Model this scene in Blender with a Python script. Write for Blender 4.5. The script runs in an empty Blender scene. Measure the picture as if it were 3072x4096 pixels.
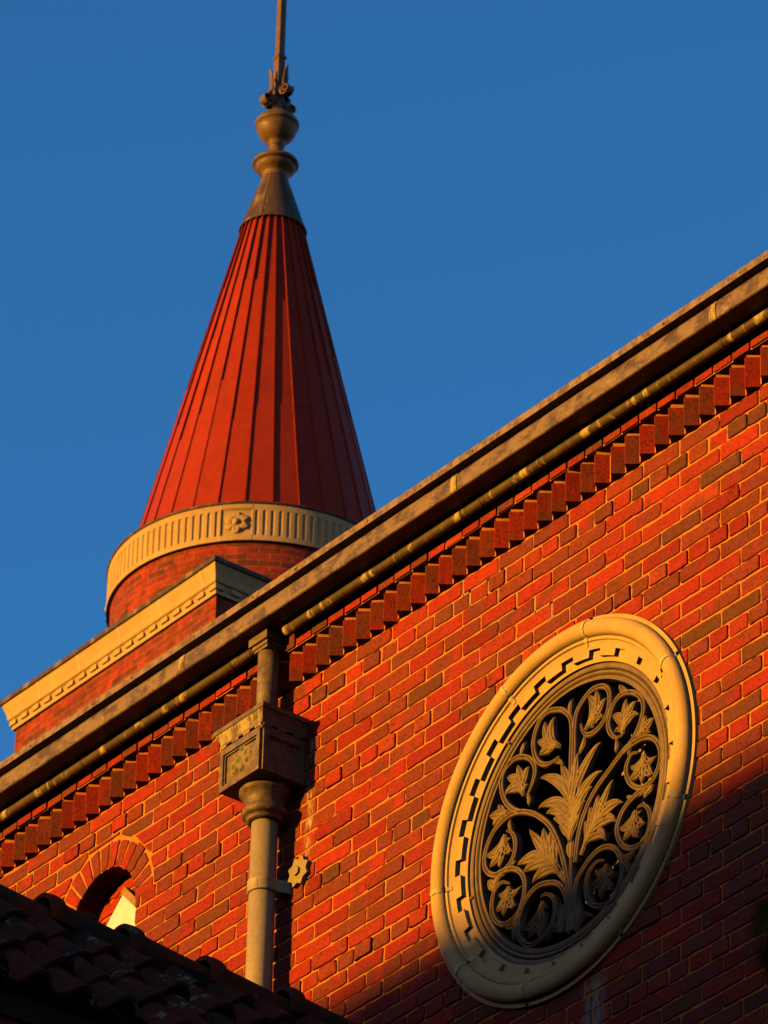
import bpy, bmesh, math, random
from mathutils import Vector, Matrix
random.seed(7)
R = math.radians
sc = bpy.context.scene
COL = sc.collection
Z0 = 13.374            # height above the ground of the brick course everything on the wall is measured from

# ---------------------------------------------------------------- camera
cam = bpy.data.cameras.new("Camera")
cam_o = bpy.data.objects.new("Camera", cam); COL.objects.link(cam_o); sc.camera = cam_o
cr = Vector((0.61295661, 0.7897687, 0.02344349)); cu = Vector((0.41038914, -0.34358618, 0.84470663)); cd = Vector((-0.67517771, 0.50814756, 0.53471592))
CP = Vector((13.7036218, -11.70326121, 1.60034983))
cam_o.matrix_world = Matrix(((cr[0], cu[0], -cd[0], CP[0]), (cr[1], cu[1], -cd[1], CP[1]), (cr[2], cu[2], -cd[2], CP[2]), (0, 0, 0, 1)))
cam.sensor_fit = 'HORIZONTAL'; cam.sensor_width = 36.0; cam.lens = 301.7
cam.clip_start = 0.2; cam.clip_end = 3000
cam.dof.use_dof = True; cam.dof.focus_distance = 21.6; cam.dof.aperture_fstop = 34

# ---------------------------------------------------------------- sky and sun
SUN_EL, SUN_ROT = R(7.35), R(195)
w = bpy.data.worlds.new("World"); sc.world = w; w.use_nodes = True
nt = w.node_tree; bg = nt.nodes['Background']
sky = nt.nodes.new('ShaderNodeTexSky'); sky.sky_type = 'NISHITA'; sky.sun_disc = False
sky.sun_elevation = SUN_EL; sky.sun_rotation = SUN_ROT
sky.air_density = 1.0; sky.dust_density = 0.2; sky.ozone_density = 3.0
geo = nt.nodes.new('ShaderNodeTexCoord'); dot = nt.nodes.new('ShaderNodeVectorMath'); dot.operation = 'DOT_PRODUCT'
dot.inputs[1].default_value = (math.sin(SUN_ROT) * math.cos(SUN_EL), math.cos(SUN_ROT) * math.cos(SUN_EL), math.sin(SUN_EL))
nt.links.new(geo.outputs['Generated'], dot.inputs[0])
glow = nt.nodes.new('ShaderNodeMapRange'); glow.interpolation_type = 'SMOOTHSTEP'; glow.inputs[1].default_value = 0.05; glow.inputs[2].default_value = 0.95
nt.links.new(dot.outputs['Value'], glow.inputs[0])
tc = nt.nodes.new('ShaderNodeMix'); tc.data_type = 'RGBA'; tc.inputs[6].default_value = (0.30, 0.725, 1.0, 1); tc.inputs[7].default_value = (0.66, 0.45, 0.50, 1)   # deep blue overhead, warm low sky round the sun
sxyz = nt.nodes.new('ShaderNodeSeparateXYZ'); nt.links.new(geo.outputs['Generated'], sxyz.inputs[0])
hz = nt.nodes.new('ShaderNodeMapRange'); hz.interpolation_type = 'SMOOTHSTEP'; hz.inputs[1].default_value = 0.40; hz.inputs[2].default_value = 0.05; hz.inputs[3].default_value = 0.0; hz.inputs[4].default_value = 0.8
nt.links.new(sxyz.outputs[2], hz.inputs[0])
nt.links.new(glow.outputs[0], tc.inputs[0])
tc2 = nt.nodes.new('ShaderNodeMix'); tc2.data_type = 'RGBA'; tc2.inputs[7].default_value = (1.0, 0.46, 0.58, 1)      # dusky pink band low in the sky
nt.links.new(hz.outputs[0], tc2.inputs[0]); nt.links.new(tc.outputs[2], tc2.inputs[6])
tint = nt.nodes.new('ShaderNodeMix'); tint.data_type = 'RGBA'; tint.blend_type = 'MULTIPLY'; tint.inputs[0].default_value = 1.0
nt.links.new(sky.outputs[0], tint.inputs[6]); zn = nt.nodes.new('ShaderNodeMapRange'); zn.inputs[1].default_value = 0.46; zn.inputs[2].default_value = 0.66; zn.inputs[3].default_value = 1.04; zn.inputs[4].default_value = 0.86      # deepens towards the zenith
nt.links.new(sxyz.outputs[2], zn.inputs[0])
dk = nt.nodes.new('ShaderNodeVectorMath'); dk.operation = 'SCALE'; nt.links.new(tc2.outputs[2], dk.inputs[0]); nt.links.new(zn.outputs[0], dk.inputs[3])
nt.links.new(dk.outputs[0], tint.inputs[7]); nt.links.new(tint.outputs[2], bg.inputs[0]); bg.inputs[1].default_value = 0.122
sun = bpy.data.lights.new("Sun", 'SUN'); sun.energy = 5.0; sun.angle = R(0.53); sun.color = (1.0, 0.43, 0.035)
sun_o = bpy.data.objects.new("Sun", sun); COL.objects.link(sun_o); sun_o.location = (-20, -80, 40)
sun_dir = Vector((math.sin(SUN_ROT) * math.cos(SUN_EL), math.cos(SUN_ROT) * math.cos(SUN_EL), math.sin(SUN_EL)))
sun_o.rotation_euler = sun_dir.to_track_quat('Z', 'Y').to_euler()
sc.view_settings.view_transform = 'Standard'; sc.view_settings.look = 'None'; sc.view_settings.gamma = 1.0
sc.view_settings.exposure = 1.15
sc.cycles.max_bounces = 4; sc.cycles.diffuse_bounces = 0

# ---------------------------------------------------------------- materials
ka = lambda c: (0.64 * c[0], 0.64 * c[1], 0.40 * c[2])
def mat(name, base, rough=0.8, spec=0.3):
    m = bpy.data.materials.new(name); m.use_nodes = True
    b = m.node_tree.nodes['Principled BSDF']
    b.inputs['Base Color'].default_value = (*base, 1); b.inputs['Roughness'].default_value = rough
    b.inputs['Specular IOR Level'].default_value = spec
    return m, m.node_tree, b
def N(nt, t, **kw):
    n = nt.nodes.new(t)
    for k, v in kw.items():
        if k.startswith('i_'): n.inputs[k[2:].replace('_', ' ')].default_value = v
        else: setattr(n, k, v)
    return n
def ramp(nt, stops, fac, interp='LINEAR'):
    r = nt.nodes.new('ShaderNodeValToRGB'); r.color_ramp.interpolation = interp
    e = r.color_ramp.elements
    while len(e) < len(stops): e.new(0.5)
    for q, (p, c) in zip(e, stops): q.position = p; q.color = (*c, 1)
    nt.links.new(fac, r.inputs[0]); return r
def coords(nt, scale=(1, 1, 1)):
    t = N(nt, 'ShaderNodeTexCoord'); mp = N(nt, 'ShaderNodeMapping'); mp.inputs['Scale'].default_value = scale
    nt.links.new(t.outputs['Object'], mp.inputs[0]); return mp.outputs[0]
def noise(nt, vec, scale, detail=4, rough=0.6):
    n = N(nt, 'ShaderNodeTexNoise'); n.inputs['Scale'].default_value = scale; n.inputs['Detail'].default_value = detail
    n.inputs['Roughness'].default_value = rough; nt.links.new(vec, n.inputs['Vector']); return n
def bump(nt, b, fac, strength=0.4, dist=0.002):
    n = N(nt, 'ShaderNodeBump'); n.inputs['Strength'].default_value = strength; n.inputs['Distance'].default_value = dist
    nt.links.new(fac, n.inputs['Height']); nt.links.new(n.outputs[0], b.inputs['Normal']); return n
def mix(nt, fac, a, b, mode='MIX'):
    n = N(nt, 'ShaderNodeMix', data_type='RGBA', blend_type=mode)
    for s, v in ((0, fac), (6, a), (7, b)):
        if hasattr(v, 'is_linked') or hasattr(v, 'links'): nt.links.new(v, n.inputs[s])
        else: n.inputs[s].default_value = v if s == 0 else (*v, 1)
    return n.outputs[2]
def patchy(name, a, b, scale, rough=0.8, lo=0.4, hi=0.6, fine=60, fstr=0.4, fdist=0.002, stretch=(1, 1, 1), spec=0.3, c=None, cs=9, clo=0.62, chi=0.72):
    """two-tone weathered surface; c adds sparse stains of a third colour"""
    a, b = ka(a), ka(b); c = ka(c) if c else None
    m, nt, bs = mat(name, a, rough, spec); v = coords(nt, stretch)
    n1 = noise(nt, v, scale, 6, 0.65)
    col = ramp(nt, [(lo, a), (hi, b)], n1.outputs[0]).outputs[0]
    if c:
        n2 = noise(nt, v, cs, 6, 0.7); k = ramp(nt, [(clo, (0, 0, 0)), (chi, (1, 1, 1))], n2.outputs[0]).outputs[0]
        col = mix(nt, k, col, c)
    f = noise(nt, coords(nt), fine, 5, 0.65)
    col = mix(nt, 0.35, col, ramp(nt, [(0.3, (0.55,) * 3), (0.7, (1.25,) * 3)], f.outputs[0]).outputs[0], 'MULTIPLY')
    nt.links.new(col, bs.inputs['Base Color']); bump(nt, bs, f.outputs[0], fstr, fdist)
    return m

def brick_mat():
    m, nt, b = mat('wire_cut_brick', (0.4, 0.06, 0.03), 0.85, 0.2)
    at = N(nt, 'ShaderNodeAttribute', attribute_name='tone'); at2 = N(nt, 'ShaderNodeAttribute', attribute_name='tone_b')
    v = coords(nt)
    base = ramp(nt, [(p_, (0.75 * c_[0], 0.46 * c_[1], 0.12 * c_[2])) for p_, c_ in [(0.0, (0.20, 0.024, 0.016)), (0.18, (0.25, 0.028, 0.018)), (0.36, (0.31, 0.036, 0.020)), (0.52, (0.27, 0.042, 0.024)), (0.66, (0.37, 0.044, 0.022)), (0.76, (0.23, 0.055, 0.032)), (0.86, (0.13, 0.055, 0.040)), (0.93, (0.10, 0.060, 0.048)), (1.0, (0.36, 0.075, 0.048))]], at.outputs['Fac'])
    # flashed (kiln-darkened) areas inside some bricks
    n1 = noise(nt, v, 9, 2, 0.5)
    add = N(nt, 'ShaderNodeMath', operation='ADD'); nt.links.new(n1.outputs[0], add.inputs[0])
    mul = N(nt, 'ShaderNodeMath', operation='MULTIPLY'); nt.links.new(at2.outputs['Fac'], mul.inputs[0]); mul.inputs[1].default_value = 0.42
    nt.links.new(mul.outputs[0], add.inputs[1])
    k = ramp(nt, [(0.66, (0, 0, 0)), (0.80, (1, 1, 1))], add.outputs[0])
    kk = N(nt, 'ShaderNodeMath', operation='MULTIPLY'); kk.inputs[1].default_value = 0.65; nt.links.new(k.outputs[0], kk.inputs[0])
    col = mix(nt, kk.outputs[0], base.outputs[0], (0.09, 0.030, 0.014))
    # dark pits and drag marks
    f = noise(nt, v, 95, 5, 0.7)
    pit = ramp(nt, [(0.36, (0.25, 0.25, 0.25)), (0.47, (1, 1, 1)), (0.75, (1.2, 1.17, 1.12))], f.outputs[0])
    col = mix(nt, 0.8, col, pit.outputs[0], 'MULTIPLY')
    g = noise(nt, v, 28, 3, 0.6)
    col = mix(nt, 0.5, col, ramp(nt, [(0.3, (0.65,) * 3), (0.7, (1.2,) * 3)], g.outputs[0]).outputs[0], 'MULTIPLY')
    # white salt streaks below the hopper, and a grey lime run below the window
    sx = N(nt, 'ShaderNodeSeparateXYZ'); nt.links.new(v, sx.inputs[0])
    for (xc, hw, ztop, zbot, cst, thr) in ((-0.236, 0.032, Z0 - 0.22, Z0 - 0.86, (0.36, 0.31, 0.17), 0.53), (1.36, 0.075, Z0 - 1.83, Z0 - 2.25, (0.20, 0.19, 0.14), 0.44)):
        d = N(nt, 'ShaderNodeMath', operation='SUBTRACT'); nt.links.new(sx.outputs[0], d.inputs[0]); d.inputs[1].default_value = xc
        ab = N(nt, 'ShaderNodeMath', operation='ABSOLUTE'); nt.links.new(d.outputs[0], ab.inputs[0])
        mr = N(nt, 'ShaderNodeMapRange'); mr.inputs[1].default_value = hw; mr.inputs[2].default_value = hw * 0.15; nt.links.new(ab.outputs[0], mr.inputs[0])
        m1 = N(nt, 'ShaderNodeMapRange'); m1.inputs[1].default_value = ztop; m1.inputs[2].default_value = ztop - 0.03; nt.links.new(sx.outputs[2], m1.inputs[0])
        m2 = N(nt, 'ShaderNodeMapRange'); m2.inputs[1].default_value = zbot; m2.inputs[2].default_value = zbot + 0.25; nt.links.new(sx.outputs[2], m2.inputs[0])
        sn = noise(nt, coords(nt, (1, 1, 0.16)), 75, 4, 0.6); sr = ramp(nt, [(thr - 0.06, (0, 0, 0)), (thr + 0.08, (1, 1, 1))], sn.outputs[0])
        p = mr.outputs[0]
        for q in (m1.outputs[0], m2.outputs[0], sr.outputs[0]):
            mm = N(nt, 'ShaderNodeMath', operation='MULTIPLY'); nt.links.new(p, mm.inputs[0]); nt.links.new(q, mm.inputs[1]); p = mm.outputs[0]
        col = mix(nt, p, col, cst)
    nt.links.new(col, b.inputs['Base Color'])
    h = N(nt, 'ShaderNodeMath', operation='ADD'); nt.links.new(f.outputs[0], h.inputs[0]); nt.links.new(g.outputs[0], h.inputs[1])
    bump(nt, b, h.outputs[0], 0.6, 0.004)
    return m

def laid_brick_mat(name, c1, c2, mortar, wdt=0.2, hgt=0.0677, rot=False):
    """brick courses on a far wall, laid on UVs measured in metres"""
    c1, c2, mortar = ka(c1), ka(c2), ka(mortar)
    m, nt, b = mat(name, c1, 0.85, 0.2)
    uv = N(nt, 'ShaderNodeUVMap'); 
    bt = N(nt, 'ShaderNodeTexBrick'); bt.offset = 0.5
    bt.inputs['Color1'].default_value = (*c1, 1); bt.inputs['Color2'].default_value = (*c2, 1); bt.inputs['Mortar'].default_value = (*mortar, 1)
    bt.inputs['Scale'].default_value = 1.0; bt.inputs['Mortar Size'].default_value = 0.006; bt.inputs['Mortar Smooth'].default_value = 0.3
    bt.inputs['Bias'].default_value = 0.0; bt.inputs['Brick Width'].default_value = wdt; bt.inputs['Row Height'].default_value = hgt
    nt.links.new(uv.outputs[0], bt.inputs['Vector'])
    f = noise(nt, coords(nt), 9, 5, 0.75)
    col = mix(nt, 0.9, bt.outputs['Color'], ramp(nt, [(0.35, (0.42, 0.5, 0.55)), (0.65, (1.35, 1.3, 1.2))], f.outputs[0]).outputs[0], 'MULTIPLY')
    nt.links.new(col, b.inputs['Base Color'])
    inv = N(nt, 'ShaderNodeMath', operation='SUBTRACT'); inv.inputs[0].default_value = 1; nt.links.new(bt.outputs['Fac'], inv.inputs[1])
    bump(nt, b, inv.outputs[0], 0.6, 0.01)
    return m

M = {}
M['brick'] = brick_mat()
M['mortar'] = patchy('sandy_lime_mortar', (0.66, 0.250, 0.045), (0.58, 0.215, 0.04), 14, 0.95, fine=220, fstr=0.5, fdist=0.002)
M['mortar_grey'] = patchy('grey_repair_mortar', (0.42, 0.30, 0.17), (0.36, 0.25, 0.14), 14, 0.95, fine=220, fstr=0.5, fdist=0.002)
M['far_brick'] = laid_brick_mat('far_tower_brick', (0.40, 0.034, 0.02), (0.15, 0.038, 0.026), (0.30, 0.11, 0.05))
M['soldier_brick'] = laid_brick_mat('far_soldier_brick', (0.48, 0.036, 0.02), (0.15, 0.04, 0.028), (0.28, 0.11, 0.05), 0.075, 0.215)
M['hidden_brick'] = laid_brick_mat('plain_brick_wall', (0.34, 0.05, 0.03), (0.22, 0.05, 0.03), (0.40, 0.25, 0.15))
M['stone'] = patchy('cast_limestone', (0.65, 0.475, 0.27), (0.57, 0.41, 0.235), 7, 0.9, fine=170, fstr=0.9, fdist=0.0035, c=(0.48, 0.36, 0.23), cs=7, clo=0.6, chi=0.75)
M['pointing'] = patchy('pale_joint_filler', (0.62, 0.56, 0.42), (0.55, 0.50, 0.38), 20, 0.8, fine=120)
M['far_stone'] = patchy('far_carved_stone', (0.60, 0.45, 0.27), (0.50, 0.37, 0.23), 2.5, 0.9, fine=40, fstr=0.3, fdist=0.01)
M['iron'] = patchy('taupe_painted_iron', (0.235, 0.178, 0.125), (0.17, 0.125, 0.09), 22, 0.6, 0.40, 0.62, fine=90, fstr=0.35, fdist=0.001, spec=0.3)
M['gutter'] = patchy('weathered_gutter_metal', (0.225, 0.165, 0.16), (0.075, 0.048, 0.075), 21, 0.62, 0.45, 0.60, fine=60, fstr=0.8, fdist=0.003, stretch=(0.6, 1, 1), spec=0.35, c=(0.34, 0.27, 0.22), cs=17, clo=0.59, chi=0.67)
M['flashing'] = patchy('weathered_drip_flashing', (0.29, 0.215, 0.20), (0.12, 0.085, 0.10), 30, 0.65, 0.42, 0.60, fine=80, fstr=0.6, fdist=0.002, spec=0.3)
M['bead'] = patchy('drip_stained_bead', (0.055, 0.040, 0.030), (0.105, 0.076, 0.05), 9, 0.6, fine=90, fstr=0.3, fdist=0.001, spec=0.25, c=(0.50, 0.41, 0.26), cs=8, clo=0.54, chi=0.59, stretch=(1.0, 0.3, 0.3))
M['head'] = patchy('brown_lead_hopper', (0.20, 0.15, 0.115), (0.10, 0.07, 0.065), 26, 0.6, 0.42, 0.6, fine=90, fstr=0.5, fdist=0.002, spec=0.35, c=(0.32, 0.25, 0.17), cs=30, clo=0.60, chi=0.68)
M['head_pale'] = patchy('streaked_pale_lead', (0.46, 0.39, 0.22), (0.14, 0.105, 0.07), 34, 0.7, 0.44, 0.56, fine=90, fstr=0.7, fdist=0.005, stretch=(1, 1, 0.3))
M['verdigris'] = patchy('pale_verdigris_relief', (0.36, 0.30, 0.22), (0.17, 0.23, 0.16), 20, 0.8, 0.45, 0.62, fine=80, fstr=0.8, fdist=0.004, c=(0.16, 0.13, 0.09), cs=45, clo=0.56, chi=0.64)
M['upper_pipe'] = patchy('stained_metal_pipe', (0.24, 0.19, 0.14), (0.13, 0.10, 0.08), 30, 0.6, 0.42, 0.6, fine=100, fstr=0.5, fdist=0.001, spec=0.4, c=(0.36, 0.28, 0.17), cs=34, clo=.58, chi=.66)
M['pipe'] = patchy('beige_painted_pipe', (0.44, 0.385, 0.33), (0.39, 0.335, 0.28), 10, 0.5, fine=60, fstr=0.4, fdist=0.0015, spec=0.3, stretch=(1, 1, 0.5), c=(0.30, 0.24, 0.19), cs=22, clo=.64, chi=.74)
M['plate'] = patchy('beige_painted_plate', (0.34, 0.30, 0.20), (0.30, 0.26, 0.18), 20, 0.6, fine=90, c=(0.5, 0.45, 0.3), cs=40)
M['cone'] = patchy('red_painted_roof_metal', (0.385, 0.038, 0.006), (0.33, 0.032, 0.006), 1.2, 0.6, 0.35, 0.65, fine=9, fstr=0.10, fdist=0.004, spec=0.12, c=(0.30, 0.032, 0.010), cs=3.2, clo=0.52, chi=0.66, stretch=(1, 1, 0.2))
M['lead'] = patchy('dark_lead_cap', (0.060, 0.040, 0.045), (0.095, 0.066, 0.060), 5, 0.6, fine=30, fstr=0.3, fdist=0.004, spec=0.25, c=(0.24, 0.20, 0.15), cs=6, clo=0.53, chi=0.62, stretch=(1, 1, 0.25))
M['bronze'] = patchy('tarnished_bronze', (0.20, 0.130, 0.075), (0.12, 0.082, 0.055), 6, 0.5, fine=35, fstr=0.25, fdist=0.003, spec=0.25)
M['tile'] = patchy('lichened_clay_tile', (0.20, 0.046, 0.040), (0.085, 0.045, 0.045), 6, 0.95, fine=45, fstr=0.9, fdist=0.008, spec=0.05, c=(0.30, 0.30, 0.32), cs=11, clo=0.585, chi=0.65)
M['ridge'] = patchy('weathered_ridge_clay', (0.26, 0.055, 0.036), (0.09, 0.058, 0.056), 3.0, 0.95, 0.42, 0.56, fine=45, fstr=0.9, fdist=0.006, spec=0.05, c=(0.24, 0.24, 0.24), cs=18, clo=0.62, chi=0.70)
M['cream'] = patchy('cream_painted_board', (0.95, 0.92, 1.7), (0.88, 0.84, 1.45), 7, 0.7, fine=40, fstr=0.15, fdist=0.001, stretch=(3, 1, 0.5))
M['timber'] = patchy('old_timber', (0.42, 0.28, 0.15), (0.32, 0.20, 0.10), 10, 0.8, fine=60, stretch=(1, 1, 4))
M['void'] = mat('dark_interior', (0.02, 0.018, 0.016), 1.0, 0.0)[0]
M['dark_timber'] = patchy('dark_painted_timber', (0.035, 0.022, 0.018), (0.025, 0.018, 0.016), 10, 0.85, fine=60)
M['roof'] = patchy('church_roof_slate', (0.12, 0.05, 0.04), (0.09, 0.04, 0.035), 4, 0.85, fine=40)
M['earth'] = patchy('trodden_ground', (0.06, 0.055, 0.05), (0.04, 0.045, 0.035), 0.3, 0.95, fine=4, fstr=0.3, fdist=0.02)
M['render'] = patchy('grey_render', (0.30, 0.26, 0.22), (0.25, 0.22, 0.19), 0.8, 0.9, fine=20)
M['leaf'] = patchy('green_leaf', (0.075, 0.10, 0.006), (0.05, 0.075, 0.005), 20, 0.9, fine=80, spec=0.0)
M['bark'] = patchy('grey_bark', (0.12, 0.09, 0.06), (0.07, 0.055, 0.04), 12, 0.95, fine=40, stretch=(1, 1, 0.3))
M['efflor'] = patchy('white_efflorescence', (0.56, 0.50, 0.40), (0.46, 0.40, 0.32), 30, 0.95, fine=90)

# ---------------------------------------------------------------- mesh helpers (all coordinates: x along the wall, y into it, z above the reference course)
class MB:
    def __init__(s): s.v = []; s.f = []; s.t = []; s.tb = []; s.sm = []; s.uv = []
    def add(s, vs, fs, tone=0.5, tb=0.0, smooth=False, uvs=None):
        n = len(s.v); s.v += [tuple(q) for q in vs]
        for i, q in enumerate(fs):
            s.f.append(tuple(n + k for k in q)); s.t.append(tone); s.tb.append(tb); s.sm.append(smooth)
            s.uv.append(uvs[i] if uvs else None)
        return s
    def box(s, x0, x1, y0, y1, z0, z1, **k):
        v = [(x, y, z) for x in (x0, x1) for y in (y0, y1) for z in (z0, z1)]
        return s.add(v, [(0, 1, 3, 2), (4, 6, 7, 5), (0, 4, 5, 1), (2, 3, 7, 6), (0, 2, 6, 4), (1, 5, 7, 3)], **k)
    def lathe(s, prof, cx, cy, n=48, smooth=True, cap=True, a0=0.0, uvs=False, **k):
        v = []; f = []; u = []
        for r, z in prof:
            for i in range(n):
                a = a0 + 2 * math.pi * i / n; v.append((cx + r * math.cos(a), cy + r * math.sin(a), z))
        for j in range(len(prof) - 1):
            for i in range(n):
                i2 = (i + 1) % n; f.append((j * n + i, j * n + i2, (j + 1) * n + i2, (j + 1) * n + i))
                rr = max(prof[0][0], 1e-3)
                u.append([(q * 2 * math.pi / n * rr, z) for q, z in ((i, prof[j][1]), (i + 1, prof[j][1]), (i + 1, prof[j + 1][1]), (i, prof[j + 1][1]))])
        if cap:
            f.append(tuple(range(n))[::-1]); f.append(tuple((len(prof) - 1) * n + i for i in range(n)))
            u += [[(0, 0)] * n] * 2
        return s.add(v, f, smooth=smooth, uvs=u if uvs else None, **k)
    def tube(s, pts, r, n=10, smooth=True, closed=False, **k):
        P = [Vector(p) for p in pts]; v = []; f = []; L = len(P)
        up = Vector((0.13, 0.21, 1)).normalized(); prev = None
        for i, p in enumerate(P):
            t = (P[(i + 1) % L] - P[i - 1]) if (closed or 0 < i < L - 1) else (P[1] - P[0] if i == 0 else P[-1] - P[-2])
            t.normalize()
            a = (prev - t * prev.dot(t)) if prev else up.cross(t)
            if a.length < 1e-6: a = Vector((1, 0, 0)).cross(t)
            a.normalize(); prev = a; b = t.cross(a)
            rr = r[i] if isinstance(r, (list, tuple)) else r
            for j in range(n):
                q = 2 * math.pi * j / n; v.append(p + rr * (math.cos(q) * a + math.sin(q) * b))
        for i in range(L if closed else L - 1):
            for j in range(n):
                i2 = (i + 1) % L; f.append((i * n + j, i * n + (j + 1) % n, i2 * n + (j + 1) % n, i2 * n + j))
        if not closed: f.append(tuple(range(n))[::-1]); f.append(tuple((L - 1) * n + j for j in range(n)))
        return s.add(v, f, smooth=smooth, **k)
    def ribbon(s, pts, nrm, widths, prof, y0, smooth=True, **k):
        """moulded strip lying in a plane of constant y: pts [(x,z)], nrm [(x,z)], prof [(t,-depth)]"""
        v = []; f = []; n = len(prof)
        for (x, z), (nx, nz), wd in zip(pts, nrm, widths):
            for t, d in prof: v.append((x + nx * t * wd, y0 - d * min(1, 0.25 + wd / 0.008), z + nz * t * wd))
        for i in range(len(pts) - 1):
            for j in range(n - 1): f.append((i * n + j, i * n + j + 1, (i + 1) * n + j + 1, (i + 1) * n + j))
        return s.add(v, f, smooth=smooth, **k)
    def prism(s, poly, y0, y1, **k):
        n = len(poly); v = [(x, y0, z) for x, z in poly] + [(x, y1, z) for x, z in poly]
        f = [tuple(range(n)), tuple(range(2 * n - 1, n - 1, -1))] + [(i, n + i, n + (i + 1) % n, (i + 1) % n) for i in range(n)]
        return s.add(v, f, **k)
    def sweep_x(s, prof, x0, x1, nseg=1, cap=True, **k):
        """profile [(y,z)] closed, swept along x"""
        n = len(prof); v = []; f = []
        for i in range(nseg + 1):
            x = x0 + (x1 - x0) * i / nseg; v += [(x, y, z) for y, z in prof]
        for i in range(nseg):
            for j in range(n): f.append((i * n + j, i * n + (j + 1) % n, (i + 1) * n + (j + 1) % n, (i + 1) * n + j))
        if cap: f.append(tuple(range(n))[::-1]); f.append(tuple(nseg * n + j for j in range(n)))
        return s.add(v, f, **k)

def props(o, label=None, cat=None, group=None, kind=None):
    if label: o['label'] = label
    if cat: o['category'] = cat
    if group: o['group'] = group
    if kind: o['kind'] = kind
    return o
def thing(name, label, cat, loc=(0, 0, 0), group=None):
    o = bpy.data.objects.new(name, None); COL.objects.link(o); o.empty_display_size = 0.2
    o.location = (loc[0], loc[1], loc[2]); o['base'] = [loc[0], loc[1], loc[2]]
    return props(o, label, cat, group)
def base_of(o):
    while o.parent: o = o.parent
    return Vector(o['base']) if 'base' in o else Vector((0, 0, 0))
def obj(name, mb, m, parent=None, bevel=0, seg=2, absz=False, autosmooth=True, label=None):
    """link a mesh as one object; vertices are wall-relative unless absz"""
    me = bpy.data.meshes.new(name)
    off = Vector((0, 0, 0 if absz else Z0)) - (base_of(parent) if parent else Vector((0, 0, 0)))
    me.from_pydata([(a + off.x, b + off.y, c + off.z) for a, b, c in mb.v], [], mb.f)
    me.materials.append(M[m] if isinstance(m, str) else m)
    me.polygons.foreach_set('use_smooth', mb.sm)
    at = me.attributes.new('tone', 'FLOAT', 'FACE'); at.data.foreach_set('value', mb.t)
    at = me.attributes.new('tone_b', 'FLOAT', 'FACE'); at.data.foreach_set('value', mb.tb)
    if any(u is not None for u in mb.uv):
        ul = me.uv_layers.new(name='UVMap')
        for p, u in zip(me.polygons, mb.uv):
            if u:
                for li, c in zip(p.loop_indices, u): ul.data[li].uv = c
    me.update(); me.validate()
    bm = bmesh.new(); bm.from_mesh(me); bmesh.ops.recalc_face_normals(bm, faces=bm.faces); bm.to_mesh(me); bm.free()
    o = bpy.data.objects.new(name, me); COL.objects.link(o)
    if parent: o.parent = parent
    if bevel:
        md = o.modifiers.new('bevel', 'BEVEL'); md.width = bevel; md.segments = seg; md.limit_method = 'ANGLE'; md.angle_limit = R(40)
    if label: o['label'] = label
    return o
def catmull(P, sub=6):
    out = []
    for i in range(len(P) - 1):
        p0 = P[i - 1] if i else P[0]; p1 = P[i]; p2 = P[i + 1]; p3 = P[i + 2] if i + 2 < len(P) else P[-1]
        for k in range(sub):
            t = k / sub
            out.append(tuple(0.5 * (2 * b + (c - a) * t + (2 * a - 5 * b + 4 * c - d) * t * t + (3 * b - a - 3 * c + d) * t ** 3) for a, b, c, d in zip(p0, p1, p2, p3)))
    out.append(tuple(P[-1])); return out
def normals2(P):
    o = []
    for i in range(len(P)):
        a = P[max(i - 1, 0)]; b = P[min(i + 1, len(P) - 1)]; dx, dz = b[0] - a[0], b[1] - a[1]; l = math.hypot(dx, dz) or 1
        o.append((-dz / l, dx / l))
    return o
# ================================================================ THE CHURCH
L, H = 0.2032, 0.06417                    # stretcher pitch, course height
WC = (-0.805, -1.142)                     # centre of the round window
AC = (-3.504, -0.432); AR0, AR1 = 0.2134, 0.32
lift = lambda x: 0.0022 * (0.2 - x)       # the courses climb very slightly to the left
church = thing('church_building', 'red brick church wall with corbelled brick eaves, round stone window and small arched opening', 'church', (-2.0, 0.0, 0.0))

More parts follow.
